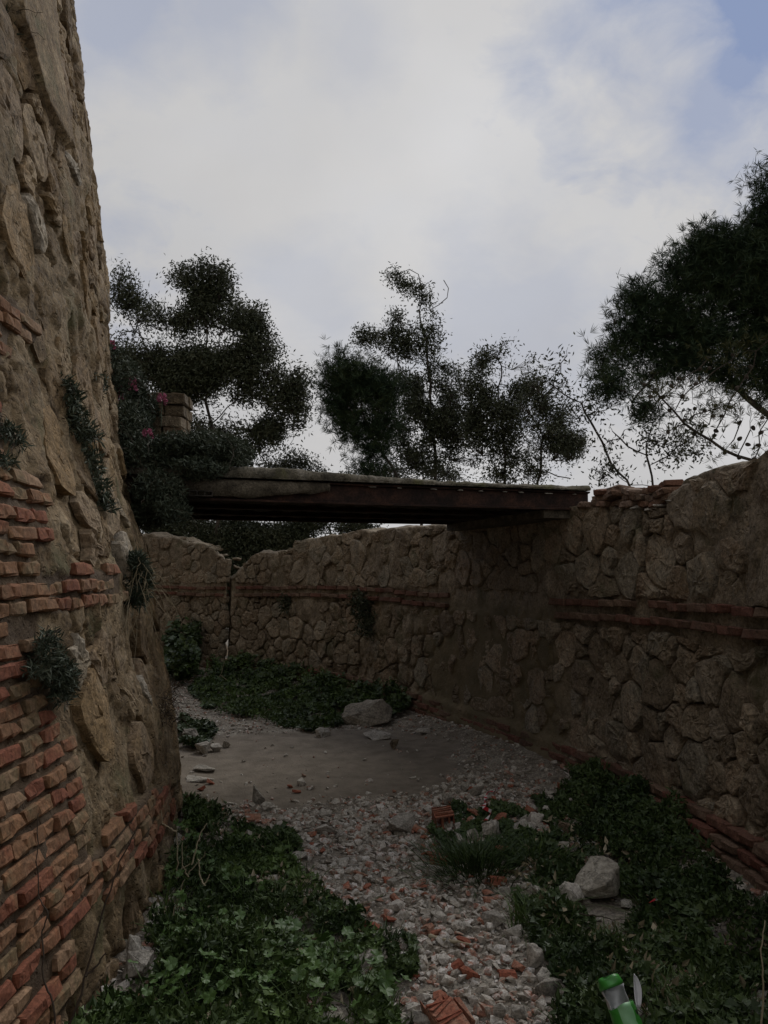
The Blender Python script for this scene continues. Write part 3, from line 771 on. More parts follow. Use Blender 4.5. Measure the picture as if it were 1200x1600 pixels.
shard_at(751, 1445, 16, 'pink tile chip beside the broad grey stone', 62, (.9, .2, 1.5), .2)
shard_at(655, 1300, 40, 'long terracotta piece behind the cream wedge stone', 63, (.1, .25, -.5), .1, wr=.4)
shard_at(395, 1280, 24, 'dull red tile piece by the upright pale stone', 64, (.3, .1, .3), .1)
# hollow block, ribbed, lying tilted
def hollow_block(x, y, wpx, hpx, label, seed, rz, broken=False):
    g = on_ground(x, y); L = wpx / F * g[1]; H = hpx / F * g[1]; t = .011
    o = empty('hollow_clay_block', g, (.25, -.12, rz)); tag(o, label, 'clay block')
    bmv = lambda x0, x1, y0, y1, z0, z1: ([(x0, y0, z0), (x1, y0, z0), (x1, y1, z0), (x0, y1, z0), (x0, y0, z1), (x1, y0, z1), (x1, y1, z1), (x0, y1, z1)],
                                          [(0, 3, 2, 1), (4, 5, 6, 7), (0, 1, 5, 4), (1, 2, 6, 5), (2, 3, 7, 6), (3, 0, 4, 7)])
    D_ = L * 1.1
    def slab(name, b, k):
        V, Fc = bmv(*b); rng = np.random.default_rng(seed + k); V = np.array(V) + rng.normal(0, .0035, (8, 3))
        if broken: V[[1, 2, 5, 6], 1] += rng.uniform(-.04, .04)
        mk(name, V, Fc, M['terra'], o)
    slab('face', (-L / 2, L / 2, 0, D_, 0, t), 0); slab('face', (-L / 2, L / 2 * (.6 if broken else 1), 0, D_ * .8, H - t, H), 1)
    for k, xx in enumerate((-L / 2, -L / 6, L / 6, L / 2 - t)):
        slab('web', (xx, xx + t, .004, D_ * (.9 - .12 * (k % 2)), t + .001, H - t - .001), 2 + k)
    for k in range(5):
        yy = D_ * (.1 + .16 * k); slab('rib', (-L / 2 + .004, L / 2 * (.55 if broken else .95), yy, yy + .008, H + .0015, H + .006), 8 + k)
hollow_block(697, 1296, 30, 22, 'red hollow clay block with ribbed top in the rubble heap', 70, .15)
hollow_block(716, 1622, 56, 26, 'large broken orange hollow clay tile at the bottom edge of the path', 71, .5, True)

# scattered rubble, individual pieces ------------------------------
rr = random.Random(77)
rubble_me = [bm_mesh(hull_rock(200 + i, 13, .62), 'rubble_stone', M['lime']) for i in range(9)]
frag_me = [bm_mesh(hull_rock(230 + i, 11, .5), 'tile_fragment', M['terra']) for i in range(6)]
PATH_PX = [(440, 1275), (560, 1280), (640, 1262), (720, 1230), (800, 1225), (860, 1260), (900, 1290), (800, 1330), (790, 1380), (810, 1440), (830, 1500), (900, 1600), (900, 1680), (610, 1680), (640, 1590), (600, 1480), (520, 1390), (470, 1330)]
PATH_W = [tuple(gnd(*p)[:2]) for p in PATH_PX]
def free_of_walls(X, Y, m=.05):
    r = math.hypot(X - CX, Y - CY); return Rt(.05) + m < r < RO0 - m
used = []
cnt = 0
while cnt < 250:
    X, Y = rr.uniform(-1.4, 1.9), rr.uniform(2.35, 6.2)
    if not free_of_walls(X, Y, .1): continue
    inp = inpoly(np.array([[X, Y]]), PATH_W)[0]
    if not inp and rr.random() > .10: continue
    sz = rr.choice((.020, .024, .028, .034, .044, .058)) * rr.uniform(.8, 1.2)
    if any((X - a) ** 2 + (Y - b) ** 2 < (sz + c) ** 2 * .8 for a, b, c in used): continue
    used.append((X, Y, sz)); cnt += 1
    terra = rr.random() < .36
    o = put('tile_fragment' if terra else 'rubble_stone', rr.choice(frag_me if terra else rubble_me), (X, Y, gh(X, Y) + sz * .32), (rr.uniform(-.4, .4), rr.uniform(-.4, .4), rr.uniform(0, 6.3)),
            (sz, sz * rr.uniform(.7, 1), sz * rr.uniform(.6, 1)))
    zone = 'near' if Y < 3.3 else 'middle' if Y < 4.3 else 'far'; mid = -.05 + .05 * Y; sidew = 'left' if X < mid - .25 else 'right' if X > mid + .45 else 'centre'
    size = 'tiny' if sz < .024 else 'small' if sz < .034 else 'fist sized'
    if terra: tag(o, f'{size} red clay tile chip at the {sidew} of the {zone} part of the path', 'tile piece', 'red clay tile chips strewn over the rubble path')
    else: tag(o, f'{size} pale limestone lump at the {sidew} of the {zone} part of the path', 'rock', 'limestone lumps strewn over the rubble path')
k = 0
while k < 34:
    px_, py_ = rr.uniform(690, 900), rr.uniform(1232, 1345); g = on_ground(px_, py_)
    if not free_of_walls(g[0], g[1], .1): continue
    k += 1; sz = rr.uniform(.035, .07); terra = rr.random() < .22
    o = put('tile_fragment' if terra else 'rubble_stone', rr.choice(frag_me if terra else rubble_me), g + np.array([0, 0, sz * .45]), (rr.uniform(-.7, .7), rr.uniform(-.7, .7), rr.uniform(0, 6.3)), (sz, sz * rr.uniform(.5, .9), sz * rr.uniform(.5, .9)))
    where = 'back' if py_ < 1270 else 'middle' if py_ < 1310 else 'front'; sidew = 'left' if px_ < 760 else 'right' if px_ > 830 else 'centre'
    tag(o, f'{"red tile" if terra else "large white stone"} fragment at the {where} {sidew} of the heap by the right wall', 'tile piece' if terra else 'rock', 'heaped tile pieces by the right wall' if terra else 'white stones heaped by the right wall')

# gravel: countless
def scatter_gravel(name, n, fn, smin, smax, seed, mat='gravel', label=None):
    rng = np.random.default_rng(seed); base_ = []
    for i in range(6):
        bm = hull_rock(300 + i, 13, .75); bm.verts.ensure_lookup_table(); bm.verts.index_update()
        base_.append((np.array([tuple(v.co) for v in bm.verts]), np.array([[v.index for v in f.verts] for f in bm.faces]))); bm.free()
    X, Y = fn(rng, n); n = len(X); Z = ground_h(X, Y); Vs, Fs, k0 = [], [], 0
    sz = smin + (smax - smin) * rng.random(n) ** 3.2; ty = rng.integers(0, 6, n)
    for t_ in range(6):
        idx = np.where(ty == t_)[0]; bv, bf = base_[t_]; k = len(bv)
        a = rng.uniform(0, 6.283, len(idx)); tl = rng.normal(0, .14, (len(idx), 2)); sc = sz[idx, None] * rng.uniform([.8, .65, .5], [1.15, 1, .9], (len(idx), 3))
        v = bv[None] * sc[:, None, :]
        v[:, :, 2] += v[:, :, 0] * tl[:, None, 0] + v[:, :, 1] * tl[:, None, 1]
        ca, sa = np.cos(a)[:, None], np.sin(a)[:, None]
        vx = v[:, :, 0] * ca - v[:, :, 1] * sa + X[idx, None]; vy = v[:, :, 0] * sa + v[:, :, 1] * ca + Y[idx, None]; vz = v[:, :, 2] + (Z[idx] + sz[idx] * .2)[:, None]
        Vs.append(np.stack([vx, vy, vz], 2).reshape(-1, 3)); Fs.append((bf[None] + (np.arange(len(idx)) * k)[:, None, None] + k0).reshape(-1, 3)); k0 += k * len(idx)
    return tag(mk_np(name, np.vstack(Vs), np.vstack(Fs), M[mat]), label, None, None, 'stuff')
def g_near(rng, n):
    X = rng.uniform(-1.6, 2.1, n); Y = rng.uniform(1.7, 6.4, n); r = np.hypot(X - CX, Y - CY); pm = pad_mask(X, Y)
    inp = inpoly(np.stack([X, Y], 1), PATH_W); dens = np.where(inp, 1.0, .5) * (1 - .93 * pm)
    cl = fbm(np.stack([X, Y, X * 0], 1), 1.8, 3, 71); dens = dens * smooth(-.55, .15, cl + .3 * inp)
    ok = (r > 9.95) & (r < RO0 - .02) & (rng.random(n) < dens); return X[ok], Y[ok]
def g_far(rng, n):
    X = rng.uniform(-4, 1.2, n); Y = rng.uniform(5.4, 12.6, n); r = np.hypot(X - CX, Y - CY); pm = pad_mask(X, Y)
    ok = (r > 9.95) & (r < RO0 - .02) & (rng.random(n) < (1 - .95 * pm)); return X[ok], Y[ok]
scatter_gravel('near_gravel', 34000, g_near, .005, .044, 1, label='crushed stone and tile gravel covering the near path')
scatter_gravel('far_gravel', 13000, g_far, .010, .034, 2, label='coarse grey gravel on the passage floor beyond the bare patch')

# ================================================================== FOOTBRIDGE
bA, bB = np.array([-1.95, 5.20]), np.array([1.72, 6.37])
bd = (bB - bA) / np.linalg.norm(bB - bA); bn = np.array([-bd[1], bd[0]]); bL = float(np.linalg.norm(bB - bA))
bridge = empty('footbridge', (bA[0], bA[1], 2.17), (0, 0, math.atan2(bd[1], bd[0])))
tag(bridge, 'flat concrete footbridge on rusty steel beams spanning from the tower side to the right wall', 'footbridge')
def ibeam(y, H=.155, Wd=.075, t=.012, name='steel_beam', x0=0, x1=None):
    x1 = x1 or bL; pr = [(-Wd / 2, 0), (Wd / 2, 0), (Wd / 2, t), (t / 2, t + .006), (t / 2, H - t - .006), (Wd / 2, H - t), (Wd / 2, H), (-Wd / 2, H), (-Wd / 2, H - t), (-t / 2, H - t - .006), (-t / 2, t + .006), (-Wd / 2, t)]
    V, Fc = [], []; n = 40; rng = np.random.default_rng(int(y * 100) + 3)
    for i in range(n):
        x = x0 + (x1 - x0) * i / (n - 1); dz = -.006 * math.sin(math.pi * i / (n - 1))
        for (py, pz) in pr: V.append((x, y + py + rng.normal(0, .0012), pz + dz + rng.normal(0, .001)))
    k = len(pr)
    for i in range(n - 1):
        for j in range(k):
            a = i * k + j; b = i * k + (j + 1) % k; Fc.append((a, b, b + k, a + k))
    Fc.append(tuple(range(k))[::-1]); Fc.append(tuple((n - 1) * k + j for j in range(k)))
    return mk(name, V, Fc, M['rust'], bridge)
for y in (.04, .72, 1.40, 2.08): ibeam(y)
# deck: an uneven crusted slab, thicker and ragged along its edges
nx, nr = 170, 34; uu = np.linspace(0, bL - .02, nx); V = []
for i, x in enumerate(uu):
    c = 1 - abs(2 * i / (nx - 1) - .72); rad = fbm(np.array([[x * 3, 0, 0], [x * 3, 5, 0], [x * 9, 9, 0], [x * 9, 19, 0]]), 1, 3, 14)
    y0 = -.045 + .02 * rad[0] + .012 * rad[2]; y1 = 2.16 + .03 * rad[1]
    zt = .195 + .04 * math.exp(-((x - 1.3) / .9) ** 2) + .012 * rad[0]; zb = .159
    prof = [(y0 + .01, zb), (y0, zb + .012), (y0 + .004, (zb + zt) / 2), (y0 + .016, zt - .006)] + [(y0 + .03 + (y1 - y0 - .06) * k / 23, zt + .010 * math.sin(k * .7 + x * 2)) for k in range(24)] + [(y1, zt - .01), (y1, zb + .01)] + [(y1 - .02 - (y1 - y0 - .04) * k / 3, zb) for k in range(4)]
    V += [(x, a, b) for a, b in prof]
V = np.array(V); nr = len(prof); V[:, 2] += (fbm(V, 7, 4, 6) * .022 + fbm(V, 30, 2, 7) * .006) * (V[:, 2] > .165); V[:, 1] += fbm(V, 16, 3, 9) * .018 * (V[:, 1] < .03)
Q = grid_faces(nx, nr)[:, ::-1]
cl_ = np.array([[i * nr + nr - 1, (i + 1) * nr + nr - 1, (i + 1) * nr, i * nr] for i in range(nx - 1)])
mk_np('deck_slab', V, np.vstack([Q, cl_]), M['concrete'], bridge, True)
# vaulted infill between the beams, seen from below
for y0 in (.085, .765, 1.445):
    V, Fc = [], []; n, m = 60, 9
    for i in range(n):
        for j in range(m):
            u = j / (m - 1); x = i / (n - 1) * (bL - .03) + .01
            V.append((x, y0 + .59 * u, .035 + .075 * math.sin(math.pi * u) + .006 * math.sin(i * 1.7 + j)))
    V = np.array(V); V[:, 2] += fbm(V, 9, 2, 4) * .01
    V2 = V.copy(); V2[:, 2] = .150; q = grid_faces(n, m)
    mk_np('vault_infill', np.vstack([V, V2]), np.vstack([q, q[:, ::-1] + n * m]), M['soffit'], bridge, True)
# mortar still clinging to the web of the front beam
V, Fc = [], []; n, m = 70, 9; x0, x1 = .30, 1.62
rng = np.random.default_rng(8)
for i in range(n):
    x = x0 + (x1 - x0) * i / (n - 1); f = 1 - max(0, (x - 1.0) / .62); lo = .022 + (1 - f) * .05 + .022 * float(fbm(np.array([[x * 8, 0, 0]]), 1, 3, 4)[0])
    for j in range(m):
        u = j / (m - 1); V.append((x, -.012 - .028 * math.sin(math.pi * u) ** .5 * (.5 + .5 * f), lo + (.146 - lo) * u))
V = np.array(V); V[:, 1] += fbm(V, 16, 3, 2) * .014
mk_np('mortar_crust', V, grid_faces(n, m), M['crust'], bridge, True)
for i in range(9):
    x = 2.0 + i * .21 + rr.uniform(-.06, .06)
    put('mortar_lump', rubble_me[i % 9], (x, .010, .130), (0, 0, 0), (rr.uniform(.02, .05), .012, .010), bridge)
# hollow brick end built in over the lower flange
hb = empty('hollow_brick', (0.57, -.02, .016)); hb.parent = bridge
def box(name, b, mat, parent):
    x0, x1, y0, y1, z0, z1 = b
    return mk(name, [(x0, y0, z0), (x1, y0, z0), (x1, y1, z0), (x0, y1, z0), (x0, y0, z1), (x1, y0, z1), (x1, y1, z1), (x0, y1, z1)],
              [(0, 3, 2, 1), (4, 5, 6, 7), (0, 1, 5, 4), (1, 2, 6, 5), (2, 3, 7, 6), (3, 0, 4, 7)], mat, parent)
V, Fc = [], []
def addbox(b):
    x0, x1, y0, y1, z0, z1 = b; k = len(V)
    V.extend([(x0, y0, z0), (x1, y0, z0), (x1, y1, z0), (x0, y1, z0), (x0, y0, z1), (x1, y0, z1), (x1, y1, z1), (x0, y1, z1)])
    Fc.extend([tuple(k + i for i in f) for f in ((0, 3, 2, 1), (4, 5, 6, 7), (0, 1, 5, 4), (1, 2, 6, 5), (2, 3, 7, 6), (3, 0, 4, 7))])
addbox((0, .165, -.03, .03, 0, .009)); addbox((0, .165, -.03, .03, .033, .042))
for k in range(4): addbox((k * .052, k * .052 + .009, -.03, .03, .0092, .0328))
bpy.data.objects.remove(hb)
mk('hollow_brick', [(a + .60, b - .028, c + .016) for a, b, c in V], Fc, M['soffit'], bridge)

box('bearing_block', (bL - .42, bL + .05, .035, 2.12, -.07, -.004), M['crust'], bridge)
# loose bricks on the wall head where the bridge lands
M['pile'] = rocky('dusty_brick', [(.20, .10, .065), (.25, .15, .10), (.17, .12, .085), (.30, .21, .155)], 9, .6, .006, vary=.2)
pile_me = [brick_mesh(L, .045, .13, 400 + i, M['pile'], 'brick') for i, L in enumerate((.11, .17, .22, .14))]
s0_, s1_ = s_outer(1043)[0], s_outer(900)[0]
for row in range(3):
    s = s0_ + row * .03 + rr.uniform(0, .05)
    while s < s1_ - row * .14:
        k = rr.randrange(4); L = (.11, .17, .22, .14)[k]; s += L / 2
        for dep in (.04, .2):
            b = place(pile_me[k], f_outer, s, top_outer(s) + .012 + row * .046 + rr.gauss(0, .004), -dep + rr.uniform(-.03, .03), outer, rr, roll=.09)
            b.location -= Vector((CX, CY, 0)); b.rotation_euler.z += rr.gauss(0, .18)
        s += L / 2 + rr.uniform(.004, .03)
# pale mortar left on the ledge
for i in range(5):
    s = s0_ + .06 + i * .15; p = f_outer(s, float(top_outer(s)) - .015, -.03)
    o = put('mortar_patch', rubble_me[i], p - np.array([CX, CY, 0]), (0, 0, rr.uniform(0, 3)), (.10, .06, .022), outer)
# capping stones along the wall heads
cap_me = [bm_mesh(hull_rock(500 + i, 15, .7), 'stone', M['o_stone']) for i in range(7)]
for thing_, topf, a, b in ((outer, top_outer, 0.0, S_END), (stub, top_stub, S_END + .1, S_END + 2.2)):
    s = a
    while s < b - .35:
        if not (s0_ - .1 < s < s_outer(720)[0]):
            sz = rr.uniform(.06, .14)
            p = f_outer(s, float(topf(s)) - .02, -.08 - rr.uniform(0, .25)) - np.array([CX, CY, 0])
            put('stone', rr.choice(cap_me), p, (rr.uniform(-.3, .3), rr.uniform(-.3, .3), rr.uniform(0, 6)), (sz, sz * .8, sz * .5), thing_)
        s += rr.uniform(.10, .2)

# short masonry stump at the tower end of the bridge
g = at(262, 700, 6.05)
st = empty('masonry_stump', (g[0], g[1], 2.37)); tag(st, 'stubby brown masonry post standing on the tower end of the footbridge above the shrub', 'post')
M['stump'] = rocky('stump_masonry', [(.13, .10, .065), (.19, .145, .09), (.17, .11, .07), (.24, .19, .13)], 7, .9, .012, vary=.2)
sm = [brick_mesh(.15, .085, .15, 600 + i, M['stump'], 'stone') for i in range(4)] + [brick_mesh(.15, .045, .15, 610, M['far_brick'], 'brick')]
z = 0; row = 0
while z < .60:
    br = row == 1; h = .05 if br else .088; z += h / 2; bul = .014 if row > 4 else 0
    for ix in (-1, 1):
        for iy in (-1, 1):
            me = sm[4] if br else sm[rr.randrange(4)]
            put(me.name.split('.')[0], me, (ix * .078 + rr.gauss(0, .006), iy * .078 + rr.gauss(0, .006), z), (rr.gauss(0, .03), rr.gauss(0, .03), rr.gauss(0, .06) + (1.57 if (row + ix) % 2 else 0)), (1.02 + bul * 3, 1.02, 1), st)
    z += h / 2 + .002; row += 1
for k in range(7): put('stone', cap_me[k % 7], (rr.uniform(-.09, .09), rr.uniform(-.1, .06), z), (0, 0, k), (.07, .06, .028), st)
# ================================================================== VEGETATION TOOLS
def leaf_quads(P, Dr, L, W, rng, fold=.25, shape=.42):
    """four-point folded leaves; P base points, Dr directions"""
    n = len(P); Dr = Dr / (np.linalg.norm(Dr, axis=1)[:, None] + 1e-9)
    up = rng.normal(0, 1, (n, 3)); side = np.cross(Dr, up); side /= (np.linalg.norm(side, axis=1)[:, None] + 1e-9); nn = np.cross(side, Dr)
    L = np.broadcast_to(L, n)[:, None]; W = np.broadcast_to(W, n)[:, None]
    mid = P + Dr * L * shape
    V = np.stack([P, mid + side * W * .5 + nn * W * fold, P + Dr * L, mid - side * W * .5 + nn * W * fold], 1).reshape(-1, 3)
    k = np.arange(n)[:, None] * 4
    return V, np.concatenate([k + np.array([0, 1, 2]), k + np.array([0, 2, 3])], 0)
def lobed_leaves(P, N_, L, rng, k=7, lob=.22):
    """round lobed leaves as small fans (herbs); N_ = facing"""
    n = len(P); N_ = N_ / np.linalg.norm(N_, axis=1)[:, None]
    a = rng.normal(0, 1, (n, 3)); u = np.cross(N_, a); u /= np.linalg.norm(u, axis=1)[:, None]; v = np.cross(N_, u)
    L = np.broadcast_to(L, n); m = 2 * k - 1
    V = [P - N_ * (L * .12)[:, None]]
    for j in range(m):
        t = -2.6 + 5.2 * j / (m - 1); r = L * (1.0 if j % 2 == 0 else 1 - lob * 2) * rng.uniform(.85, 1.1, n)
        V.append(P + (u * np.cos(t) + v * np.sin(t)) * r[:, None] + N_ * (L * rng.uniform(-.1, .12, n))[:, None])
    V = np.stack(V, 1).reshape(-1, 3); kk = (np.arange(n) * (m + 1))[:, None]
    Fc = np.concatenate([kk + np.array([0, j + 1, j + 2]) for j in range(m - 1)], 0)
    return V, Fc
def tubes(segs, sides=4):
    """segs: list of (points (k,3), radii (k,)) -> V, F"""
    V, Fq, k0 = [], [], 0
    for pts, rad in segs:
        pts = np.asarray(pts, float); k = len(pts); d = np.gradient(pts, axis=0); d /= (np.linalg.norm(d, axis=1)[:, None] + 1e-9)
        ref = np.array([.31, .83, .46]); u = np.cross(d, ref); u /= (np.linalg.norm(u, axis=1)[:, None] + 1e-9); v = np.cross(d, u)
        for j in range(sides):
            a = 2 * math.pi * j / sides; V.append(pts + (u * math.cos(a) + v * math.sin(a)) * np.asarray(rad)[:, None])
        for i in range(k - 1):
            for j in range(sides):
                a, b = k0 + j * k + i, k0 + ((j + 1) % sides) * k + i; Fq.append((a, a + 1, b + 1, b))
        k0 += k * sides
    return np.vstack(V), np.array(Fq)
def grow(base, trunk, A, D=.22, kill=.3, maxn=3500, seed=0, trop=(0, 0, .04)):
    """space colonisation: limbs reach for the attraction points A"""
    rng = np.random.default_rng(seed); nodes = [np.array(base, float)]; par = [-1]
    for p in trunk:
        p = np.array(p, float)
        while np.linalg.norm(p - nodes[-1]) > D * 1.2:
            nodes.append(nodes[-1] + (p - nodes[-1]) / np.linalg.norm(p - nodes[-1]) * D + rng.normal(0, D * .10, 3)); par.append(len(nodes) - 2)
    N = np.array(nodes); near = np.zeros(len(A), int); dist = np.full(len(A), 1e9)
    for i, q in enumerate(N):
        d = np.linalg.norm(A - q, axis=1); m = d < dist; dist[m] = d[m]; near[m] = i
    live = np.ones(len(A), bool); N = list(N); kids = {}
    for it in range(400):
        live &= dist > kill
        if not live.any() or len(N) > maxn: break
        u = np.unique(near[live]); new = []
        for i in u:
            a = A[live & (near == i)]; d = a - N[i]; d = d / np.linalg.norm(d, axis=1)[:, None]; v = d.mean(0) + np.array(trop) + rng.normal(0, .16, 3)
            v /= np.linalg.norm(v) + 1e-9
            if kids.get(i, 0) > 3: dist[live & (near == i)] = 0; continue
            kids[i] = kids.get(i, 0) + 1; N.append(N[i] + v * D); par.append(i); new.append(len(N) - 1)
        for j in new:
            d = np.linalg.norm(A - N[j], axis=1); m = d < dist - 1e-4; dist[m] = d[m]; near[m] = j
    N = np.array(N); par = np.array(par); return N, par
def limb_mesh(N, par, tip, exp_=2.3, rmax=None, sides=5):
    r = np.zeros(len(N)); acc = np.zeros(len(N))
    for i in range(len(N) - 1, -1, -1):
        r[i] = max(tip, acc[i] ** (1 / exp_)) if acc[i] > 0 else tip
        if par[i] >= 0: acc[par[i]] += r[i] ** exp_
    if rmax: r = np.minimum(r, rmax)
    idx = np.arange(1, len(N)); d = N[idx] - N[par[idx]]; d /= np.linalg.norm(d, axis=1)[:, None] + 1e-9
    dd = np.vstack([[0, 0, 1.0], d]); ref = np.array([.31, .83, .46]); u = np.cross(dd, ref); u /= np.linalg.norm(u, axis=1)[:, None] + 1e-9; v = np.cross(dd, u)
    V = np.stack([N + (u * math.cos(2 * math.pi * j / sides) + v * math.sin(2 * math.pi * j / sides)) * r[:, None] for j in range(sides)], 1).reshape(-1, 3)
    Fc = []
    for j in range(sides):
        a = idx * sides + j; b = idx * sides + (j + 1) % sides; pa = par[idx] * sides + j; pb = par[idx] * sides + (j + 1) % sides
        Fc.append(np.stack([pa, pb, b, a], 1))
    return V, np.vstack(Fc), r, acc
def blob_points(blobs, rng, dens, Y):
    """blobs given as picture ellipses at a distance Y; they become round volumes there"""
    out = []
    for b in blobs:
        x, y, rx, ry = b[:4]; yy = Y + (b[4] if len(b) > 4 else 0); c = at(x, y, yy); k = yy / F; vol = rx * ry * k * k
        m = max(3, int(vol * dens)); q = rng.normal(0, 1, (m, 3)); q /= np.linalg.norm(q, axis=1)[:, None]; q *= rng.random((m, 1)) ** .4
        out.append(c + q * np.array([rx * k, (rx + ry) * .5 * k * .65, ry * k]))
    P = np.vstack(out); am = .016 * Y
    return P + np.stack([fbm(P, 1.3, 3, 401 + i) for i in range(3)], 1) * am * np.array([1, .4, 1])
def tree(name, label, cat, blobs, Y, base_px, path, leaf, seed, group=None, dens=26, D=.24, kill=.32, tip=.010, nleaf=9, L=.09, W=.03, droop=-.3, spread=.22, skip=0.0, cones=0, bare=None, mat='leaf_dark', clump=.0, lai=8, hole=-.03):
    rng = np.random.default_rng(seed); A = blob_points(blobs, rng, dens * 1.8, Y)
    base = at(base_px[0], base_px[1], Y); base[2] = -.05
    trunk = [at(x, y, Y + dy) for x, y, dy in path]
    if bare:
        A = np.vstack([A] + [np.array([at(x, y, Y + rng.normal(0, .1)) for x, y in br]) for br in bare])
    N, par = grow(base, trunk, A, D, kill, 4200, seed)
    t = empty(name, base); tag(t, label, cat, group)
    V, Fc, r, acc = limb_mesh(N, par, tip)
    mk_np('trunk', V - base, Fc, M['bark'], t, True)
    cand = np.where(r < tip * 2.6)[0]; bx = proj(N)[:, :2]
    if bare:
        keep = np.ones(len(cand), bool)
        for br in bare:
            for (x, y) in br: keep &= np.hypot(bx[cand, 0] - x, bx[cand, 1] - y) > 13
        cand = cand[keep]
    if skip: cand = cand[rng.random(len(cand)) > skip]
    if clump: cand = cand[fbm(N[cand], clump, 2, seed) > -.12]
    # further twigs that carry the leaf sprays
    k0 = Y / F; area = sum(math.pi * b[2] * b[3] for b in blobs) * k0 * k0; per = L * W * .5 * (1 if leaf == 'broad' else 9 * .8)
    nc = int(area * lai / per / nleaf); C_ = blob_points(blobs, rng, 4.0, Y); C_ = blob_points(blobs, rng, 4.0 * nc / len(C_) * 2.0, Y)
    C_ = C_[fbm(C_ * np.array([1, .45, 1]), 1.9 * 17 / Y, 3, seed + 5, .6) > hole]
    segs = []; PN = []
    for a0 in range(0, len(C_), 500):
        d2 = ((C_[a0:a0 + 500, None] - N[None]) ** 2).sum(2); j = d2.argmin(1); dd_ = np.sqrt(d2.min(1))
        for q_, jj, dq in zip(C_[a0:a0 + 500], j, dd_):
            if dq < 1.1: PN.append(q_); m_ = (q_ + N[jj]) / 2 + rng.normal(0, .05 * dq + .005, 3); segs.append((np.array([N[jj], m_, q_]), np.array([tip * .7, tip * .55, tip * .35])))
    if segs:
        V_, Q_ = tubes(segs, 3); mk_np('twigs', V_ - base, Q_, M['bark'], t, True)['kind'] = 'stuff'
    idx = np.repeat(np.arange(len(cand) + len(PN)), nleaf); NN = np.vstack([N[cand], np.array(PN).reshape(-1, 3)]); P = NN[idx] + rng.normal(0, spread * .5, (len(idx), 3))
    if leaf == 'broad':
        Dr = rng.normal(0, .8, (len(idx), 3)) + np.array([0, 0, droop]); V, Fc = leaf_quads(P, Dr, L * rng.uniform(.6, 1.25, len(idx)), W * rng.uniform(.7, 1.2, len(idx)), rng)
    else:
        k = 9; tuft = rng.normal(0, 1, (len(idx), 3)) * .8 + np.array([0, 0, .55]); tuft /= np.linalg.norm(tuft, axis=1)[:, None]
        P2 = np.repeat(P, k, 0); Dr = np.repeat(tuft, k, 0) + rng.normal(0, .55, (len(P2), 3)); V, Fc = leaf_quads(P2, Dr, L * rng.uniform(.7, 1.2, len(P2)), W, rng, .1)
    c = mk_np('crown', V - base, Fc, M[mat], t); c['kind'] = 'stuff'
    if cones:
        bm = bmesh.new(); bmesh.ops.create_uvsphere(bm, u_segments=6, v_segments=5, radius=.5)
        for v in bm.verts: v.co.z *= 1.35; v.co.xy *= (1 - .3 * v.co.z)
        cm = bm_mesh(bm, 'cone', M['bark']); c2 = np.where((r < tip * 3))[0]; c2 = c2[(bx[c2, 1] > 560)] if len(c2) else c2
        for i in rng.choice(c2, min(cones, len(c2)), replace=False):
            put('cone', cm, N[i] - base + rng.normal(0, .04, 3), tuple(rng.uniform(0, 3, 3)), (.048, .048, .048), t)
    print(name, len(N), len(PN), len(Fc)); return t

# ================================================================== TREES BEYOND THE WALLS
tree('broadleaf_tree', 'tall dense broadleaf tree beyond the wall, just right of the tower edge', 'tree',
     [(305, 440, 42, 34), (330, 470, 40, 34), (215, 500, 45, 42), (190, 455, 22, 34), (215, 570, 45, 60), (300, 530, 60, 55), (370, 520, 48, 46), (300, 610, 75, 55), (405, 560, 40, 44), (420, 610, 48, 42),
      (465, 620, 24, 46), (370, 660, 60, 40), (440, 670, 34, 26), (240, 660, 50, 50), (330, 710, 60, 30), (285, 425, 26, 18), (400, 500, 20, 22), (350, 440, 18, 22), (300, 690, 100, 50), (410, 690, 46, 34), (250, 600, 60, 50), (340, 590, 70, 50)], 17, (345, 760),
     [(345, 800, 0), (335, 720, 0), (330, 650, 0)], 'broad', 1, dens=13, nleaf=20, L=.10, W=.034, spread=.24, bare=[[(322, 400), (328, 388), (338, 395), (360, 450), (366, 434)]], D=.28, kill=.36)
tree('pine_tree', 'round dark green pine crown beyond the bridge, left of the tree with the bare top', 'tree',
     [(550, 590, 48, 38), (585, 620, 40, 40), (535, 640, 34, 32), (560, 670, 40, 26), (530, 560, 20, 16), (600, 670, 30, 30), (520, 610, 26, 30), (580, 700, 34, 18), (560, 735, 50, 14), (570, 620, 60, 50)], 15, (668, 790),
     [(660, 800, 0), (640, 765, 0), (600, 715, 0), (575, 670, 0)], 'pine', 2, dens=22, nleaf=5, L=.17, W=.011, spread=.26, mat='needle', D=.24, kill=.28, lai=14, hole=-.08)
tree('broadleaf_tree', 'airy tree behind mid bridge with a leafy top spray and bare forked top', 'tree',
     [(600, 525, 26, 20), (570, 520, 18, 14), (640, 540, 30, 36), (675, 520, 20, 36), (635, 440, 22, 11), (655, 455, 14, 22), (610, 437, 8, 5), (655, 480, 9, 14), (690, 600, 36, 44), (650, 610, 42, 40),
      (640, 680, 60, 44), (700, 680, 40, 40), (620, 490, 16, 10), (660, 725, 70, 26), (725, 720, 24, 24), (640, 620, 50, 50), (690, 640, 60, 60), (610, 570, 40, 40)], 17, (690, 770),
     [(688, 800, 0), (682, 700, 0), (672, 600, 0), (664, 520, 0), (652, 470, 0)], 'broad', 3, dens=13, nleaf=14, L=.09, W=.03, spread=.2, D=.24, kill=.32,
     bare=[[(690, 480), (694, 455), (700, 435), (696, 422), (688, 430), (706, 470), (716, 462), (684, 462), (683, 470), (645, 425), (643, 415)], [(700, 540), (702, 500), (712, 545)]])
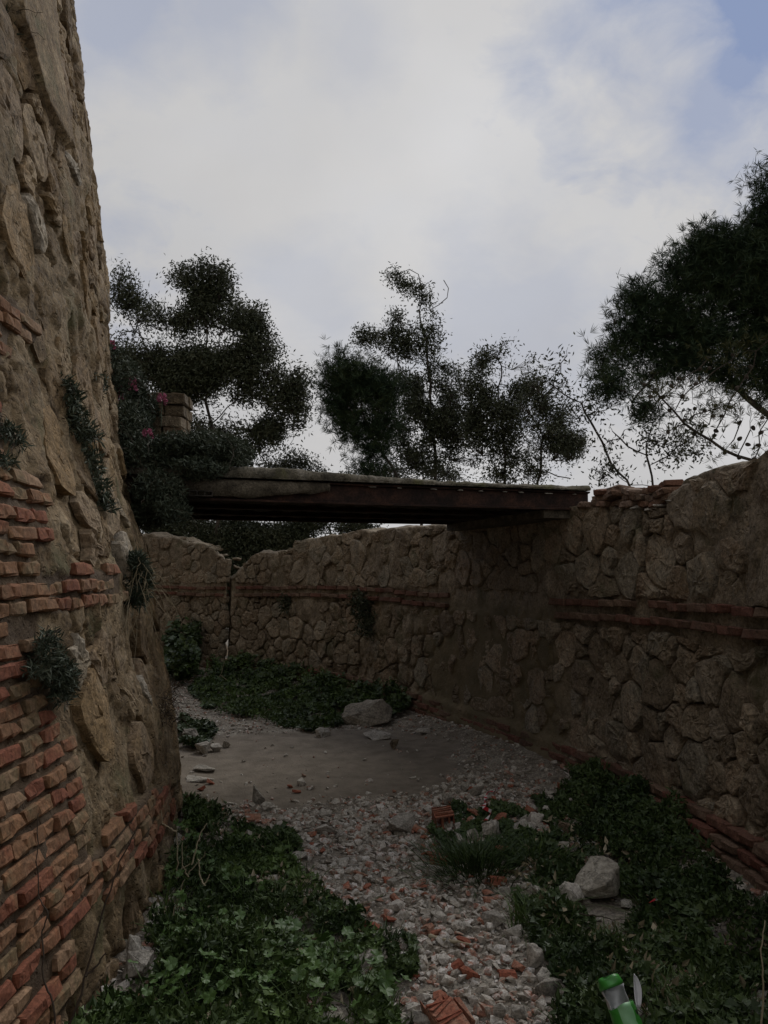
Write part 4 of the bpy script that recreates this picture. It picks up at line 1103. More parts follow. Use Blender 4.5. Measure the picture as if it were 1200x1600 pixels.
tree('broadleaf_tree', 'slender leafy tree above the right half of the bridge', 'tree',
     [(765, 555, 28, 20), (750, 600, 34, 40), (800, 570, 30, 26), (790, 620, 38, 40), (760, 680, 32, 44), (805, 680, 30, 40), (800, 545, 14, 9), (820, 620, 24, 30), (790, 725, 50, 24), (780, 640, 60, 60), (740, 640, 30, 40)], 16, (792, 770),
     [(790, 800, 0), (788, 720, 0), (780, 650, 0)], 'broad', 4, dens=12, nleaf=14, L=.085, W=.03, spread=.2, skip=.15)
tree('broadleaf_tree', 'thin twiggy tree behind the right end of the bridge', 'tree',
     [(850, 650, 30, 44), (835, 710, 34, 36), (880, 690, 26, 40), (895, 735, 18, 20), (855, 600, 26, 20), (860, 680, 50, 50), (850, 630, 40, 30), (900, 700, 24, 36)], 15, (848, 780),
     [(845, 800, 0), (846, 730, 0), (850, 680, 0)], 'broad', 5, dens=20, nleaf=10, L=.07, W=.026, spread=.18, skip=.3, tip=.011, lai=9)
tree('leaning_tree', 'tree with a curved bare trunk leaning left behind the brick pile on the wall', 'tree',
     [(880, 570, 34, 20), (925, 560, 30, 16), (850, 590, 26, 14), (895, 600, 44, 18), (935, 590, 30, 24), (925, 630, 34, 28), (975, 610, 26, 40), (958, 565, 18, 20), (890, 545, 8, 8), (905, 650, 22, 14)], 11.5, (992, 780),
     [(990, 770, 0), (975, 745, 0), (945, 715, 0), (930, 680, 0), (928, 655, 0), (905, 625, 0), (870, 605, 0)], 'broad', 6, dens=36, D=.17, kill=.22, nleaf=8, L=.09, W=.032, spread=.2, tip=.008, skip=.12)
tree('scrub_tree', 'thin scrubby tree with sparse dangling leaves between the leaning trunk and the pine', 'tree',
     [(1000, 690, 40, 40), (1050, 700, 34, 34), (1020, 640, 40, 30), (965, 700, 26, 40), (950, 735, 20, 22), (1085, 690, 24, 24), (1060, 650, 30, 28)], 11, (1030, 790),
     [(1030, 790, 0), (1020, 740, 0)], 'broad', 7, dens=44, D=.16, kill=.2, nleaf=3, L=.075, W=.03, spread=.16, tip=.006, skip=.3, lai=6)
tree('pine_tree', 'large dark pine filling the right picture edge high above the wall', 'tree',
     [(1195, 300, 20, 50), (1200, 400, 60, 50), (1120, 400, 50, 40), (1105, 380, 30, 26), (1060, 420, 40, 34), (1010, 465, 40, 26), (985, 485, 24, 22), (1080, 470, 60, 40), (1160, 470, 60, 44), (1030, 510, 55, 30),
      (1140, 540, 70, 34), (1000, 540, 40, 24), (955, 560, 28, 22), (1210, 520, 50, 50), (1180, 370, 30, 30), (1250, 350, 60, 90), (1280, 480, 80, 90), (1090, 560, 50, 18), (960, 600, 24, 26, -.3), (1015, 640, 30, 10, -.4), (1080, 530, 60, 34), (1150, 580, 60, 26), (1200, 600, 40, 30), (1160, 430, 70, 60), (1040, 580, 50, 14)], 9.5, (1420, 800),
     [(1410, 820, 0), (1320, 760, 0), (1240, 690, 0), (1170, 620, 0), (1120, 570, 0)], 'pine', 8, dens=46, D=.19, kill=.23, nleaf=5, L=.13, W=.008, spread=.2, mat='needle', tip=.009, cones=0, lai=24, hole=-.22)
tree('pine_tree', 'low spreading pine limb with olive needles and many cones just above the right wall', 'tree',
     [(1150, 560, 50, 18), (1090, 580, 46, 14), (1195, 540, 30, 24), (1120, 640, 60, 30), (1170, 650, 40, 36), (1060, 620, 40, 30), (1180, 700, 30, 20), (1020, 610, 24, 20), (1060, 680, 40, 20), (1130, 690, 40, 14)], 8.6, (1500, 860),
     [(1450, 860, 0), (1300, 790, 0), (1190, 725, 0), (1130, 700, 0), (1075, 665, 0), (1040, 625, 0), (1000, 590, 0)], 'pine', 9, dens=60, D=.17, kill=.21, nleaf=3, L=.11, W=.008, spread=.16, mat='needle_olive', tip=.007, cones=190, clump=.9, lai=6)
tree('dark_tree', 'dark low spreading tree seen beneath the footbridge through the notch of the far wall', 'tree',
     [(330, 850, 60, 24), (400, 870, 50, 30), (420, 835, 60, 16), (290, 830, 50, 14), (480, 825, 50, 7), (560, 824, 40, 5), (370, 900, 50, 26), (250, 825, 30, 14), (440, 855, 30, 10), (370, 930, 70, 40), (370, 870, 90, 50), (330, 840, 90, 30), (420, 850, 60, 24)], 17.5, (370, 1000),
     [(370, 960, 0), (375, 900, 0)], 'broad', 10, dens=15, nleaf=16, L=.09, W=.034, spread=.26, lai=26, hole=-.3)
tree('dark_bush', 'leafy bush showing above the middle of the bridge deck between left tree and pine', 'tree',
     [(470, 725, 34, 20), (510, 735, 30, 18), (440, 740, 24, 20), (540, 740, 20, 14), (600, 745, 40, 16), (700, 745, 40, 14)], 18.5, (490, 800),
     [(490, 800, 0), (490, 770, 0)], 'broad', 12, dens=22, nleaf=16, L=.08, W=.032, spread=.22, skip=.1, lai=14, hole=-.2)

# ================================================================== PLANTS ON THE WALLS
def wall_plant(name, label, fmap_px, pts, n, L, W, mat, seed, cat='plant', out_=.09, droop=-.5, stems=14, stem_mat='twig', stem_len=.2, group=None, spreadpx=None, dirb=None):
    """pts: (x, y, rx, ry, Y) picture ellipses at distance Y; the plant hangs from the masonry there"""
    rng = np.random.default_rng(seed); P = []
    for (x, y, rx, ry, Y) in pts:
        c = at(x, y, Y); k = Y / F; m = max(8, int(n * rx * ry / sum(p[2] * p[3] for p in pts)))
        q = rng.normal(0, 1, (m, 3)); q /= np.linalg.norm(q, axis=1)[:, None]; q *= rng.random((m, 1)) ** .45
        P.append(c + q * np.array([rx * k, out_, ry * k]))
    P = np.vstack(P); P += np.array([.6, -.4, 0]) * 0; root = P.mean(0)
    P = P[fbm(P, 9, 2, seed) > -.32]
    t = empty(name, root); tag(t, label, cat, group)
    Dr = rng.normal(0, .75, (len(P), 3)) + np.array(dirb if dirb else (.25, -.35, droop * -.2 + .1))
    V, Fc = leaf_quads(P, Dr, L * rng.uniform(.6, 1.3, len(P)), W * rng.uniform(.7, 1.2, len(P)), rng, .2)
    f = mk_np('foliage', V - root, Fc, M[mat], t); f['kind'] = 'stuff'
    segs = []
    for i in range(stems):
        p = P[rng.integers(len(P))]; d = rng.normal(0, .5, 3) + np.array([.3, -.4, .3]); d /= np.linalg.norm(d); s = stem_len * rng.uniform(.5, 1.2)
        u = np.linspace(0, 1, 7)[:, None]; pts_ = p + d * s * u + np.array([0, 0, droop * s]) * u ** 2 + rng.normal(0, .006, (7, 3)); segs.append((pts_ - root, .0022 * (1 - .6 * u[:, 0])))
    if segs:
        V, Q = tubes(segs, 4); mk_np('stems', V, Q, M[stem_mat], t)['kind'] = 'stuff'
    return t
def y_t(x, z=1.6):      # forward distance of the tower face at picture column x
    k = (x - 600) / F / math.cos(R(PITCH)); Rr_ = float(Rt(z)); A = 1 + k * k; B = 2 * (k * (-CX) - CY); Cc = CX * CX + CY * CY - Rr_ ** 2
    dsc = B * B - 4 * A * Cc
    return (-B - math.sqrt(dsc)) / (2 * A) if dsc > 0 else -B / (2 * A)
def tY(x, y): 
    Y = 4.0
    for _ in range(6): 
        z = EYE + (895 - y) / F * Y; Y = min(y_t(x, z), 7)
    return Y
def on_t(l, back=.04): return [(x, y, rx, ry, tY(x, y) - back) for x, y, rx, ry in l]
wall_plant('hanging_plant', 'longest grey green plant trailing down the middle of the tower face', None, on_t([(105, 620, 22, 26), (115, 660, 22, 30), (130, 690, 26, 34), (140, 730, 18, 30), (155, 770, 18, 24), (98, 600, 14, 12), (165, 790, 14, 14)]), 2600, .05, .011, 'shrub', 21)
wall_plant('hanging_plant', 'dark tufted plant with dry pale rootlets hanging at the tower edge at eye height', None, on_t([(206, 880, 22, 18), (213, 908, 26, 26), (212, 935, 16, 14)], .10), 3200, .05, .010, 'shrub', 22, stems=46, stem_mat='straw', stem_len=.24, droop=-.9, out_=.07)
wall_plant('hanging_plant', 'grey green plant growing between the red bricks and the pale stone low on the tower', None, on_t([(75, 1000, 14, 16), (75, 1030, 26, 22), (90, 1055, 30, 22), (100, 1080, 16, 22), (65, 1045, 20, 14)]), 2000, .034, .008, 'shrub', 23, stems=22, stem_len=.09)
wall_plant('hanging_plant', 'small plant at the left picture edge beside the bricks of the tower', None, on_t([(10, 675, 18, 14), (25, 690, 12, 12), (5, 720, 14, 10)]), 500, .035, .008, 'shrub', 24, stems=8, stem_len=.1)
wall_plant('hanging_plant', 'wiry dark plant high on the tower at the top left corner', None, on_t([(14, 40, 10, 22), (22, 55, 14, 14), (40, 78, 10, 7)]), 500, .06, .010, 'shrub', 25, stems=14, stem_len=.25)
wall_plant('small_sprig', 'tiny sprig sticking out of the tower edge against the sky', None, [(119, 124, 3, 8, tY(119, 124))], 26, .07, .010, 'shrub', 26, out_=.05, stems=6, stem_len=.14)
wall_plant('moss_plant', 'thin greenish growth on the tower just left of the pink flowers', None, on_t([(158, 600, 10, 20), (150, 590, 8, 12)]), 300, .04, .009, 'shrub', 27, stems=4, stem_len=.08)
wall_plant('dry_plant', 'tangle of thin dry stems at the lower tower edge', None, on_t([(262, 1110, 12, 26), (268, 1080, 8, 12)]), 60, .03, .006, 'straw', 28, stems=60, stem_mat='twig', stem_len=.16)
wall_plant('trailing_shrub', 'big grey green shrub spilling over the tower end of the footbridge', 'shrub',
     [(200, 600, 22, 40, 5.6), (205, 670, 26, 44, 5.5), (235, 720, 44, 40, 5.45), (250, 770, 42, 38, 5.3), (230, 805, 22, 22, 5.4), (290, 700, 44, 22, 5.5), (330, 700, 44, 24, 5.5), (368, 710, 28, 24, 5.6), (310, 735, 50, 18, 5.4), (225, 640, 30, 30, 5.9), (272, 800, 22, 20, 5.25), (185, 570, 10, 30, 5.7)],
     46000, .042, .012, 'shrub', 30, cat='shrub', out_=.32, stems=120, stem_len=.3, dirb=(.2, -.3, .25))
def on_o(l, off_=.06):
    o = []
    for x, y, rx, ry in l: o.append((x, y, rx, ry, s_outer(x)[1] - off_))
    return o
wall_plant('hanging_plant', 'dark bushy plant hanging below the string course of the far wall', None, on_o([(568, 950, 24, 22), (575, 975, 22, 24), (560, 935, 16, 12)]), 1300, .075, .02, 'leaf_dark', 31, out_=.16, stems=12)
wall_plant('hanging_plant', 'small dark tuft below the string course left of the bushy one on the far wall', None, on_o([(445, 942, 12, 14), (450, 955, 6, 8)]), 260, .07, .018, 'leaf_dark', 32, out_=.1, stems=4)
# pink flowers
def flower_spike(x, y, Y, h, label, seed):
    rng = np.random.default_rng(seed); c = at(x, y, Y); t = empty('pink_flower', c); tag(t, label, 'flower', None)
    u = np.linspace(0, 1, 6)[:, None]; V, Q = tubes([(np.array([0, 0, -.22]) + np.array([.0, 0, .24 + h / 2]) * u + rng.normal(0, .004, (6, 3)), np.full(6, .003))], 5); mk_np('stem', V, Q, M['shrub'], t)
    for k in range(9):
        a = k * 2.4; z = -h / 2 + h * k / 9; n = 5; P = np.repeat([[.012 * math.cos(a), .012 * math.sin(a), z]], n, 0)
        Dr = np.array([[math.cos(a), math.sin(a), .3]]) + rng.normal(0, .55, (n, 3)); V, Fc = leaf_quads(P, Dr, .032 * (1.2 - .5 * k / 9), .024, rng, .3, .6); mk_np('blossom', V, Fc, M['pink'], t)
flower_spike(172, 538, 5.55, .07, 'highest pink flower, against the tower edge', 1)
flower_spike(184, 614, 5.45, .10, 'brightest pink flower spike at the top left of the shrub', 2)
flower_spike(206, 600, 5.5, .08, 'pale pink flower spike right of the brightest one', 3)
flower_spike(253, 622, 5.7, .05, 'small pink flower above the brown masonry post', 4)
flower_spike(230, 677, 5.3, .04, 'dim pink flower low in the shrub left of the post', 5)

# ================================================================== GROUND COVER
def pxpoly_world(poly, z=0.05): return [tuple(gnd(x, y, z)[:2]) for x, y in poly]
KEEP = []
for x_, y_, r_k in ((940, 1418, .16), (892, 1420, .09), (838, 1515, .06), (815, 1302, .07), (838, 1295, .09), (876, 1306, .06), (768, 1310, .08), (742, 1318, .07), (697, 1296, .09), (207, 1535, .13), (207, 1496, .07), (573, 1134, .3), (572, 1520, .06), (860, 1560, .07), (745, 1262, .1), (972, 1590, .10)):
    gk = gnd(x_, y_); KEEP.append((gk[0], gk[1] - r_k * .5, r_k))
def cover(name, label, poly, n, hfn, L, mat, seed, kind='lobed', inset=0.0, lift=(.2, 1.0)):
    rng = np.random.default_rng(seed); W_ = np.array(pxpoly_world(poly)); mn, mx = W_.min(0), W_.max(0); X, Y = [], []
    while len(X) < n:
        p = rng.uniform(mn, mx, (n, 2)); nn = fbm(np.stack([p[:, 0], p[:, 1], p[:, 0] * 0], 1), 4, 3, seed) * .16
        q = p + np.stack([nn, -nn], 1); ok = inpoly(q, [tuple(v) for v in W_]); r = np.hypot(p[:, 0] - CX, p[:, 1] - CY); ok &= (r > Rt(.1) + .03) & (r < RO0 - .05)
        ok &= fbm(np.stack([p[:, 0], p[:, 1], p[:, 0] * 0], 1), 5, 3, seed + 9) > -.11
        for kx, ky, kr in KEEP: ok &= np.hypot(p[:, 0] - kx, (p[:, 1] - ky) * .7) > kr
        X += list(p[ok, 0]); Y += list(p[ok, 1])
    X, Y = np.array(X[:n]), np.array(Y[:n]); P3 = np.stack([X, Y, X * 0], 1)
    H = hfn(X, Y) * (1 + 1.5 * fbm(P3, 4.0, 4, 77, .6)) ; H = np.maximum(H, .015)
    z = ground_h(X, Y) + H * rng.uniform(lift[0], lift[1], n) ** .6; P = np.stack([X, Y, z], 1)
    Lr = L * rng.uniform(.5, 1.7, n) ** 1.1
    if kind == 'lobed':
        N_ = rng.normal(0, .55, (n, 3)) + np.array([0, -.35, 1.0]); V, Fc = lobed_leaves(P, N_, Lr, rng, 4)
    elif kind == 'fern':
        Dr = rng.normal(0, 1, (n, 3)) + np.array([0, -.1, .5]); V, Fc = leaf_quads(P, Dr, Lr, Lr * .45, rng, .2)
    else:
        P[:, 2] = ground_h(X, Y); Dr = rng.normal(0, .5, (n, 3)) + np.array([0, -.1, 1.0]); V, Fc = grass(P, Dr, H * rng.uniform(.6, 1.4, n), .005, rng)
    o = mk_np(name, V, Fc, M[mat]); return tag(o, label, None, None, 'stuff')
def grass(P, Dr, H, W, rng):
    n = len(P); Dr = Dr / np.linalg.norm(Dr, axis=1)[:, None]; a = rng.uniform(0, 6.28, n); side = np.stack([np.cos(a), np.sin(a), a * 0], 1) * W
    bend = np.stack([Dr[:, 0], Dr[:, 1], a * 0 - .3], 1); H = np.asarray(H)[:, None]
    m1 = P + Dr * H * .55 + bend * H * .08; tip = P + Dr * H + bend * H * .55
    V = np.stack([P - side * .5, P + side * .5, m1 + side * .4, m1 - side * .4, tip], 1).reshape(-1, 3); k = (np.arange(n) * 5)[:, None]
    return V, np.concatenate([k + np.array([0, 1, 2]), k + np.array([0, 2, 3]), k + np.array([3, 2, 4])], 0)
LEFT = [(268, 1275), (330, 1268), (400, 1300), (445, 1320), (470, 1360), (520, 1400), (580, 1450), (600, 1520), (620, 1600), (650, 1700), (60, 1760), (140, 1620), (235, 1550), (240, 1440), (245, 1340)]
cover('left_weeds', 'dense leafy green weeds along the foot of the tower', LEFT, 13000, lambda X, Y: .085 + 0 * X, .018, 'herb', 1)
cover('left_low_weeds', 'fine dark feathery weeds between the larger leaves on the left', LEFT, 19000, lambda X, Y: .10 + 0 * X, .026, 'herb_dark', 2, 'fern')
cover('left_weeds_edge', 'ragged low weeds at the pointed front of the left patch', [(380, 1285), (450, 1290), (470, 1320), (430, 1330), (380, 1320)], 1500, lambda X, Y: .06 + 0 * X, .018, 'herb_dark', 3)
cover('left_sprigs', 'small weeds creeping onto the path at the lower left', [(520, 1480), (640, 1450), (650, 1500), (600, 1540), (540, 1530)], 1500, lambda X, Y: .06 + 0 * X, .018, 'herb_dark', 4)
RIGHT = [(905, 1235), (1030, 1225), (1065, 1320), (1110, 1385), (1210, 1470), (1400, 1700), (905, 1700), (880, 1570), (862, 1500), (828, 1460), (812, 1400), (800, 1350), (830, 1290)]
def hr(X, Y): return .08 + .06 * smooth(1.1, .1, RO0 - np.hypot(X - CX, Y - CY))
cover('right_weeds', 'tall dark leafy weeds along the foot of the right wall', RIGHT, 17000, hr, .018, 'herb_dark', 5)
cover('right_feathery_weeds', 'feathery dark weeds mixed into the tall growth by the right wall', RIGHT, 18000, hr, .028, 'herb_dark', 6, 'fern')
cover('right_grass', 'thin green grass blades among the right weeds', [(830, 1400), (1000, 1400), (1060, 1500), (1200, 1600), (1200, 1750), (860, 1750), (850, 1560)], 4500, lambda X, Y: .11 + 0 * X, .05, 'herb', 7, 'grass')
cover('rubble_weeds', 'sparse low weeds growing through the rubble heap', [(660, 1290), (720, 1262), (830, 1240), (900, 1250), (860, 1320), (800, 1345), (700, 1330)], 5000, lambda X, Y: .05 + 0 * X, .016, 'herb_dark', 8)
FAR = [(300, 1078), (330, 1045), (430, 1048), (520, 1058), (610, 1082), (660, 1105), (600, 1120), (545, 1128), (480, 1140), (400, 1120), (330, 1108)]
def hf(X, Y): return .06 + .13 * smooth(1.0, .1, RO0 - np.hypot(X - CX, Y - CY))
cover('far_weeds', 'band of green weeds along the foot of the far wall', FAR, 12000, hf, .030, 'herb_dark', 9)
cover('far_weeds_light', 'lighter leaves over the far weeds', FAR, 12000, hf, .035, 'herb', 10, 'fern')
cover('corner_weeds', 'small weeds beside the tower foot before the bare patch', [(275, 1120), (330, 1130), (345, 1150), (310, 1165), (275, 1160)], 1600, lambda X, Y: .09 + 0 * X, .026, 'herb_dark', 11)
cover('far_corner_growth', 'dark growth in the far corner behind the tower edge', [(255, 1000), (310, 1010), (310, 1065), (260, 1075)], 2600, lambda X, Y: .45 + 0 * X, .05, 'herb_dark', 12)
cover('left_grass', 'thin grass blades and sprigs among the left weeds', LEFT, 3500, lambda X, Y: .13 + 0 * X, .05, 'herb', 13, 'grass')
cover('dry_litter', 'dry straw coloured stems and dead leaves among the right weeds', RIGHT, 900, lambda X, Y: .09 + 0 * X, .035, 'straw', 14, 'fern')
cover('left_dry_litter', 'dry straw coloured stems and dead leaves among the left weeds', LEFT, 500, lambda X, Y: .09 + 0 * X, .03, 'straw', 15, 'fern')
def tuft(x, y, label, n, H, seed, spread=.1, mat='herb_dark'):
    g = on_ground(x, y); rng = np.random.default_rng(seed); P = g + np.concatenate([rng.normal(0, spread, (n, 2)), np.zeros((n, 1)) - .01], 1)
    Dr = (P - g) * np.array([5, 5, 0]) + np.array([0, 0, 1]) + rng.normal(0, .35, (n, 3)); V, Fc = grass(P - g, Dr, H * rng.uniform(.6, 1.3, n), .007, rng)
    t = empty('grass_tuft', g); tag(t, label, 'grass tuft'); b = mk_np('blades', V, Fc, M[mat], t); b['kind'] = 'stuff'
tuft(748, 1362, 'dark bushy grass tuft in the middle of the rubble path', 900, .20, 1, .12)
tuft(830, 1345, 'smaller grass tuft at the far edge of the right weeds', 500, .15, 2, .12, 'herb')
tuft(605, 1478, 'little tuft of weeds at the left edge of the path', 260, .08, 3, .05)

# mallow plants with big lobed leaves
def mallow_mesh(seed):
    rng = random.Random(seed); V = [(0, 0, -.12)]; n = 21
    for k in range(n):
        t = -2.85 + 5.7 * k / (n - 1); r = (1.0 if k % 2 == 0 else .88) * (1 + .08 * math.cos(t * 5)) * rng.uniform(.94, 1.05); V.append((r * math.cos(t), r * math.sin(t), .10 * math.cos(5 * t) + rng.uniform(-.04, .04)))
    mid = [(v[0] * .5, v[1] * .5, v[2] * .3 - .04) for v in V[1:]]; k0 = len(V); V += mid; Fc = []
    for k in range(1, n): Fc.append((0, k0 + k - 1, k0 + k)); Fc.append((k0 + k - 1, k, k + 1, k0 + k))
    me = bpy.data.meshes.new('leaf'); me.from_pydata(V, [], Fc); me.materials.append(M['mallow']); return me
mm = [mallow_mesh(i) for i in range(5)]
mr = random.Random(9)
spots = [(300, 1600, 'mallow plant at the bottom left beside the tower foot'), (390, 1580, 'mallow plant second from the left along the bottom edge'), (470, 1600, 'mallow plant in the middle of the bottom edge weeds'),
         (560, 1590, 'mallow plant nearest the path at the bottom edge'), (245, 1600, 'mallow plant touching the tower foot below the white block'), (520, 1545, 'mallow plant by the rough lump at the patch edge'),
         (430, 1520, 'mallow plant in the centre of the left weeds'), (340, 1500, 'mallow plant between the dry twigs and the bottom plants'), (270, 1480, 'mallow plant just right of the small white upright stone'),
         (310, 1405, 'mallow plant beside the pale dead twigs'), (380, 1430, 'mallow plant in the upper middle of the left weeds'), (270, 1345, 'highest mallow plant, hard against the tower')]
for (x, y, lab) in spots:
    g = on_ground(x, y); t = empty('mallow_plant', g); tag(t, lab, 'plant'); segs = []
    for k in range(17):
        a = mr.uniform(0, 6.28); d = mr.uniform(.02, .19); h = mr.uniform(.09, .22) * (1.15 - d * 2); sz = mr.uniform(.014, .036) * (1 if y > 1500 else .75)
        p = np.array([d * math.cos(a), d * math.sin(a), h])
        put('leaf', mr.choice(mm), p, (mr.gauss(0, .35) + .25, mr.gauss(0, .35), a), (sz, sz, sz), t)
        u = np.linspace(0, 1, 4)[:, None]; segs.append((p * u * np.array([1, 1, 0]) + np.array([0, 0, h - .005]) * u ** .6, np.full(4, .0016)))
    V, Q = tubes(segs, 3); mk_np('stalks', V, Q, M['herb'], t)

# dead twigs and stalks
def stalk(name, label, lines, mat, cat='twig', r=.004):
    base = np.array(lines[0][0]); t = empty(name, base); tag(t, label, cat)
    for ln in lines:
        p = np.array(ln) - base; k = len(p); u = np.linspace(0, k - 1, k * 4); q = np.stack([np.interp(u, np.arange(k), p[:, i]) for i in range(3)], 1)
        q += np.random.default_rng(k).normal(0, .0018, q.shape); V, Q = tubes([(q, np.linspace(r, r * .45, len(q)))], 5); mk_np('stem', V, Q, M[mat], t, True)
def L3(Y, *pts): return [at(x, y, Y + (k * .01)) for k, (x, y) in enumerate(pts)]
Yt = 3.9
stalk('dead_twig', 'pale dead twig standing upright at the tower foot, left one', [L3(Yt, (277, 1372), (277, 1330), (276, 1296)), L3(Yt, (276, 1300), (262, 1292), (253, 1285), (252, 1265))], 'straw')
stalk('dead_twig', 'pale dead forked twig just right of the upright one', [L3(Yt, (294, 1370), (284, 1350), (285, 1316)), L3(Yt, (294, 1366), (316, 1340)), L3(Yt, (284, 1358), (297, 1350))], 'straw')
stalk('dead_twig', 'pale crooked dead twig arching over the weeds', [L3(Yt - .3, (300, 1352), (306, 1325), (314, 1300), (324, 1286)), L3(Yt - .3, (320, 1384), (312, 1370), (311, 1345), (309, 1342)), L3(Yt - .3, (320, 1384), (328, 1366))], 'straw')
stalk('dead_twig', 'thin dry twig lying in the left weeds', [L3(3.5, (270, 1430), (280, 1395), (288, 1375)), L3(3.5, (276, 1420), (284, 1412))], 'straw', r=.003)
stalk('dark_stalk', 'long thin dark stalk rising in front of the tower bricks at far left', [L3(2.35, (92, 1640), (80, 1560), (68, 1530), (66, 1460), (74, 1430), (60, 1400), (57, 1340), (60, 1270))], 'twig', r=.0032)
stalk('dark_stalk', 'slanting dark stalk rising from the bottom left towards the tower foot', [L3(2.5, (90, 1640), (125, 1560), (135, 1520), (165, 1410), (190, 1340), (212, 1300)), L3(2.5, (133, 1525), (150, 1510), (165, 1490))], 'twig', r=.0045)
stalk('pale_stalk', 'tall pale stalk at the bottom right picture edge', [L3(2.5, (1190, 1700), (1191, 1600), (1193, 1530), (1190, 1480), (1196, 1440))], 'straw', r=.004)
stalk('dry_stalk', 'thin bent dry stalk across the right weeds beside the large boulder', [L3(3.6, (905, 1428), (940, 1432), (960, 1437), (975, 1436))], 'twig', r=.003)
stalk('broken_stick', 'short brown broken stick lying across the middle of the path', [[tuple(on_ground(670, 1462, .012)), tuple(on_ground(700, 1470, .02)), tuple(on_ground(733, 1476, .012))]], 'straw', 'stick', .011)
stalk('dry_twig', 'thin bent twig beside the far weeds near the notch', [L3(11.5, (330, 1070), (345, 1055), (352, 1030)), L3(11.5, (345, 1055), (370, 1075))], 'straw', r=.006)

# ================================================================== LITTER
M['can_green'] = plain('green_can_paint', (.03, .19, .02), .4, 0, .5, 0, 40, (.05, .27, .04), 30)
M['can_light'] = plain('pale_green_label', (.18, .38, .18), .45, 0, .5, 0, 40, (.23, .46, .24), 20)
M['can_dark'] = plain('dark_print', (.02, .03, .02), .4)
M['alu'] = plain('bare_aluminium', (.42, .42, .43), .45, .35, .5, .3, 60, (.55, .55, .56), 15)
def can_shell(r, z0, z1, a0, a1, nz, na, torn=None, th=.0006, sq=1.0):
    V, Fo = [], []
    for i in range(nz):
        for j in range(na):
            u = j / (na - 1); a = a0 + (a1 - a0) * u; z = z0 + (z1 - z0) * i / (nz - 1)
            if torn and i == nz - 1: z += torn * math.sin(u * 19) * .5 + torn * math.sin(u * 7)
            rr_ = r * (1 - .07 * math.sin(z * 60 + a * 2) - .05 * math.sin(z * 140 + a * 5)); V.append((rr_ * math.cos(a), rr_ * math.sin(a) * sq, z))
    return V, [tuple(map(int, f)) for f in grid_faces(nz, na)]
cp = at(972, 1577, 2.42)
can = empty('crushed_can', cp, (R(-38), R(-14), R(8))); tag(can, 'torn green drink can with bare silver inside lying in the right weeds', 'can')
r_ = .038
def canpart(name, mats, V, Fc, mi=None):
    o = mk(name, V, Fc, mats, can, True)
    if mi is not None: o.data.polygons.foreach_set('material_index', mi)
    md = o.modifiers.new('shell', 'SOLIDIFY'); md.thickness = .0012
    if len(mats) > 1 and name != 'body': md.material_offset = 0
    return o
V, Fc = can_shell(r_, -.13, .012, 0, 2 * math.pi, 12, 33, .006); mi = []
for f in Fc:
    c = np.mean([V[i] for i in f], 0); a = math.degrees(math.atan2(c[1], c[0]))
    front = -128 < a < -58
    mi.append(1 if (front and c[2] > -.085) else 2 if (-50 < a < -25 and (c[2] * 120) % 1 > .5) else 0)
canpart('body', [M['can_green'], M['can_light'], M['can_dark']], V, Fc, mi)
V, Fc = can_shell(r_ * .97, .0, .062, R(20), R(200), 6, 17, 0); canpart('torn_side', [M['alu']], V, Fc)
V, Fc = can_shell(r_ * 1.01, .058, .086, R(40), R(320), 5, 30, -.003)
V = [(x * (1 - max(0, z - .07) * 8), y * (1 - max(0, z - .07) * 8), z) for x, y, z in V]; canpart('top_rim', [M['can_green']], V, Fc)
n = 24; V = [(0, 0, .088)] + [(r_ * .85 * math.cos(2 * math.pi * i / n), r_ * .85 * math.sin(2 * math.pi * i / n), .089) for i in range(n)]
mk('lid', V, [(0, 1 + i, 1 + (i + 1) % n) for i in range(n)], M['alu'], can)
V, Fc = [], []
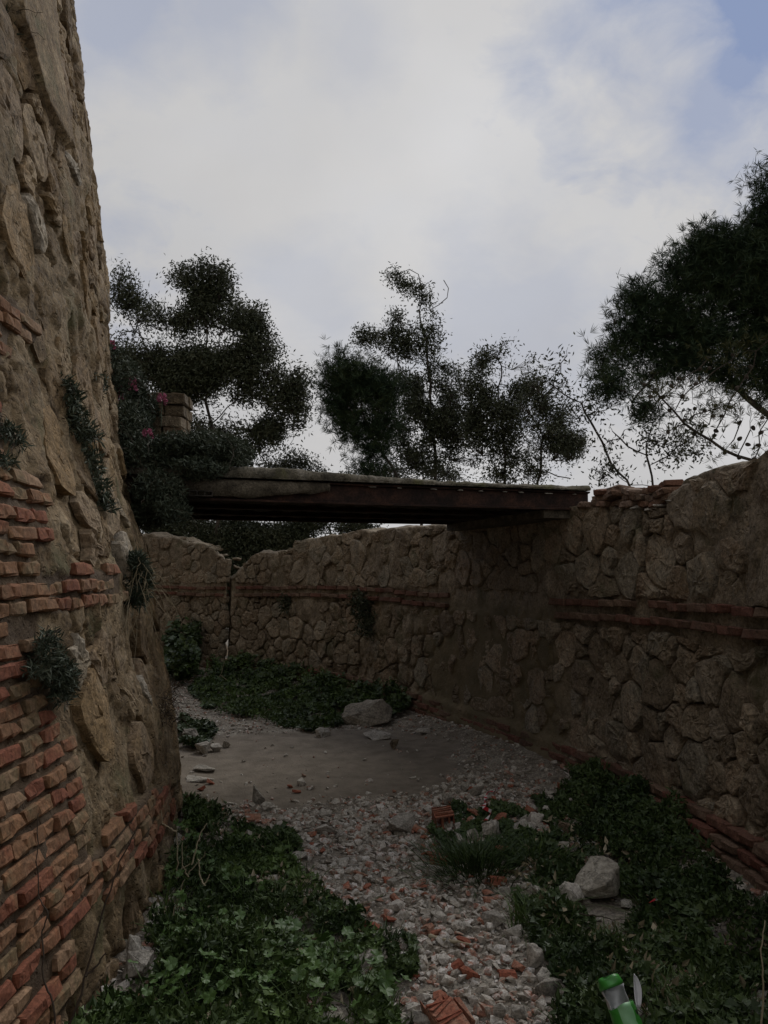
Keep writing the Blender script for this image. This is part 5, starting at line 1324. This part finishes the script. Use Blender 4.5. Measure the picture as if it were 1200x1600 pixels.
for i in range(9):
    u = i / 8; wd = .026 * math.sin(math.pi * min(1, .12 + u * .88)) ** .7
    for j in range(5):
        q = j / 4 - .5; V.append((r_ * .9 + .012 + .030 * math.sin(u * 1.4) + q * wd, -.006 - .02 * q * q, -.012 + .085 * u))
canpart('torn_flap', [M['alu']], V, [tuple(map(int, f)) for f in grid_faces(9, 5)])
# striped barrier tape
M['red'] = plain('red_tape', (.5, .03, .04), .5); M['white'] = plain('white_tape', (.6, .58, .56), .5)
def ribbon(label, pts, wid, name='barrier_tape', cat='tape', seg=.05):
    pts = [np.array(p) for p in pts]; P = []
    for a, b in zip(pts[:-1], pts[1:]):
        k = max(2, int(np.linalg.norm(b - a) / .012)); P += [a + (b - a) * t for t in np.linspace(0, 1, k, endpoint=False)]
    P.append(pts[-1]); P = np.array(P); base = P[0]; V, Fc, mi = [], [], []
    for i, p in enumerate(P):
        tw = .5 + .9 * math.sin(i * .35); sd_ = np.array([math.cos(tw), .3, math.sin(tw)]) * wid / 2; V += [p - sd_ - base, p + sd_ - base]
    for i in range(len(P) - 1): Fc.append((2 * i, 2 * i + 1, 2 * i + 3, 2 * i + 2)); mi.append((i // 3) % 2)
    o = mk(name, V, Fc, [M['red'], M['white']], None, False, base); o.data.polygons.foreach_set('material_index', mi)
    md = o.modifiers.new('shell', 'SOLIDIFY'); md.thickness = .0008; tag(o, label, cat)
og = lambda x, y, z: on_ground(x, y, z)
ribbon('red and white striped barrier tape twisted over the rubble heap', [og(780, 1232, .05), og(760, 1240, .08), og(756, 1262, .09), og(768, 1268, .06), og(757, 1285, .03), og(775, 1283, .05), og(745, 1292, .04), og(732, 1288, .03)], .022)
ribbon('crumpled pink and white scrap of tape in the right weeds', [og(870, 1306, .06), og(874, 1300, .09), og(880, 1304, .07), og(872, 1312, .05)], .035)
ribbon('white torn paper scrap hidden in the weeds right of the large boulder', [og(1015, 1410, .1), og(1024, 1405, .12), og(1030, 1408, .1)], .01, 'paper_scrap', 'paper')
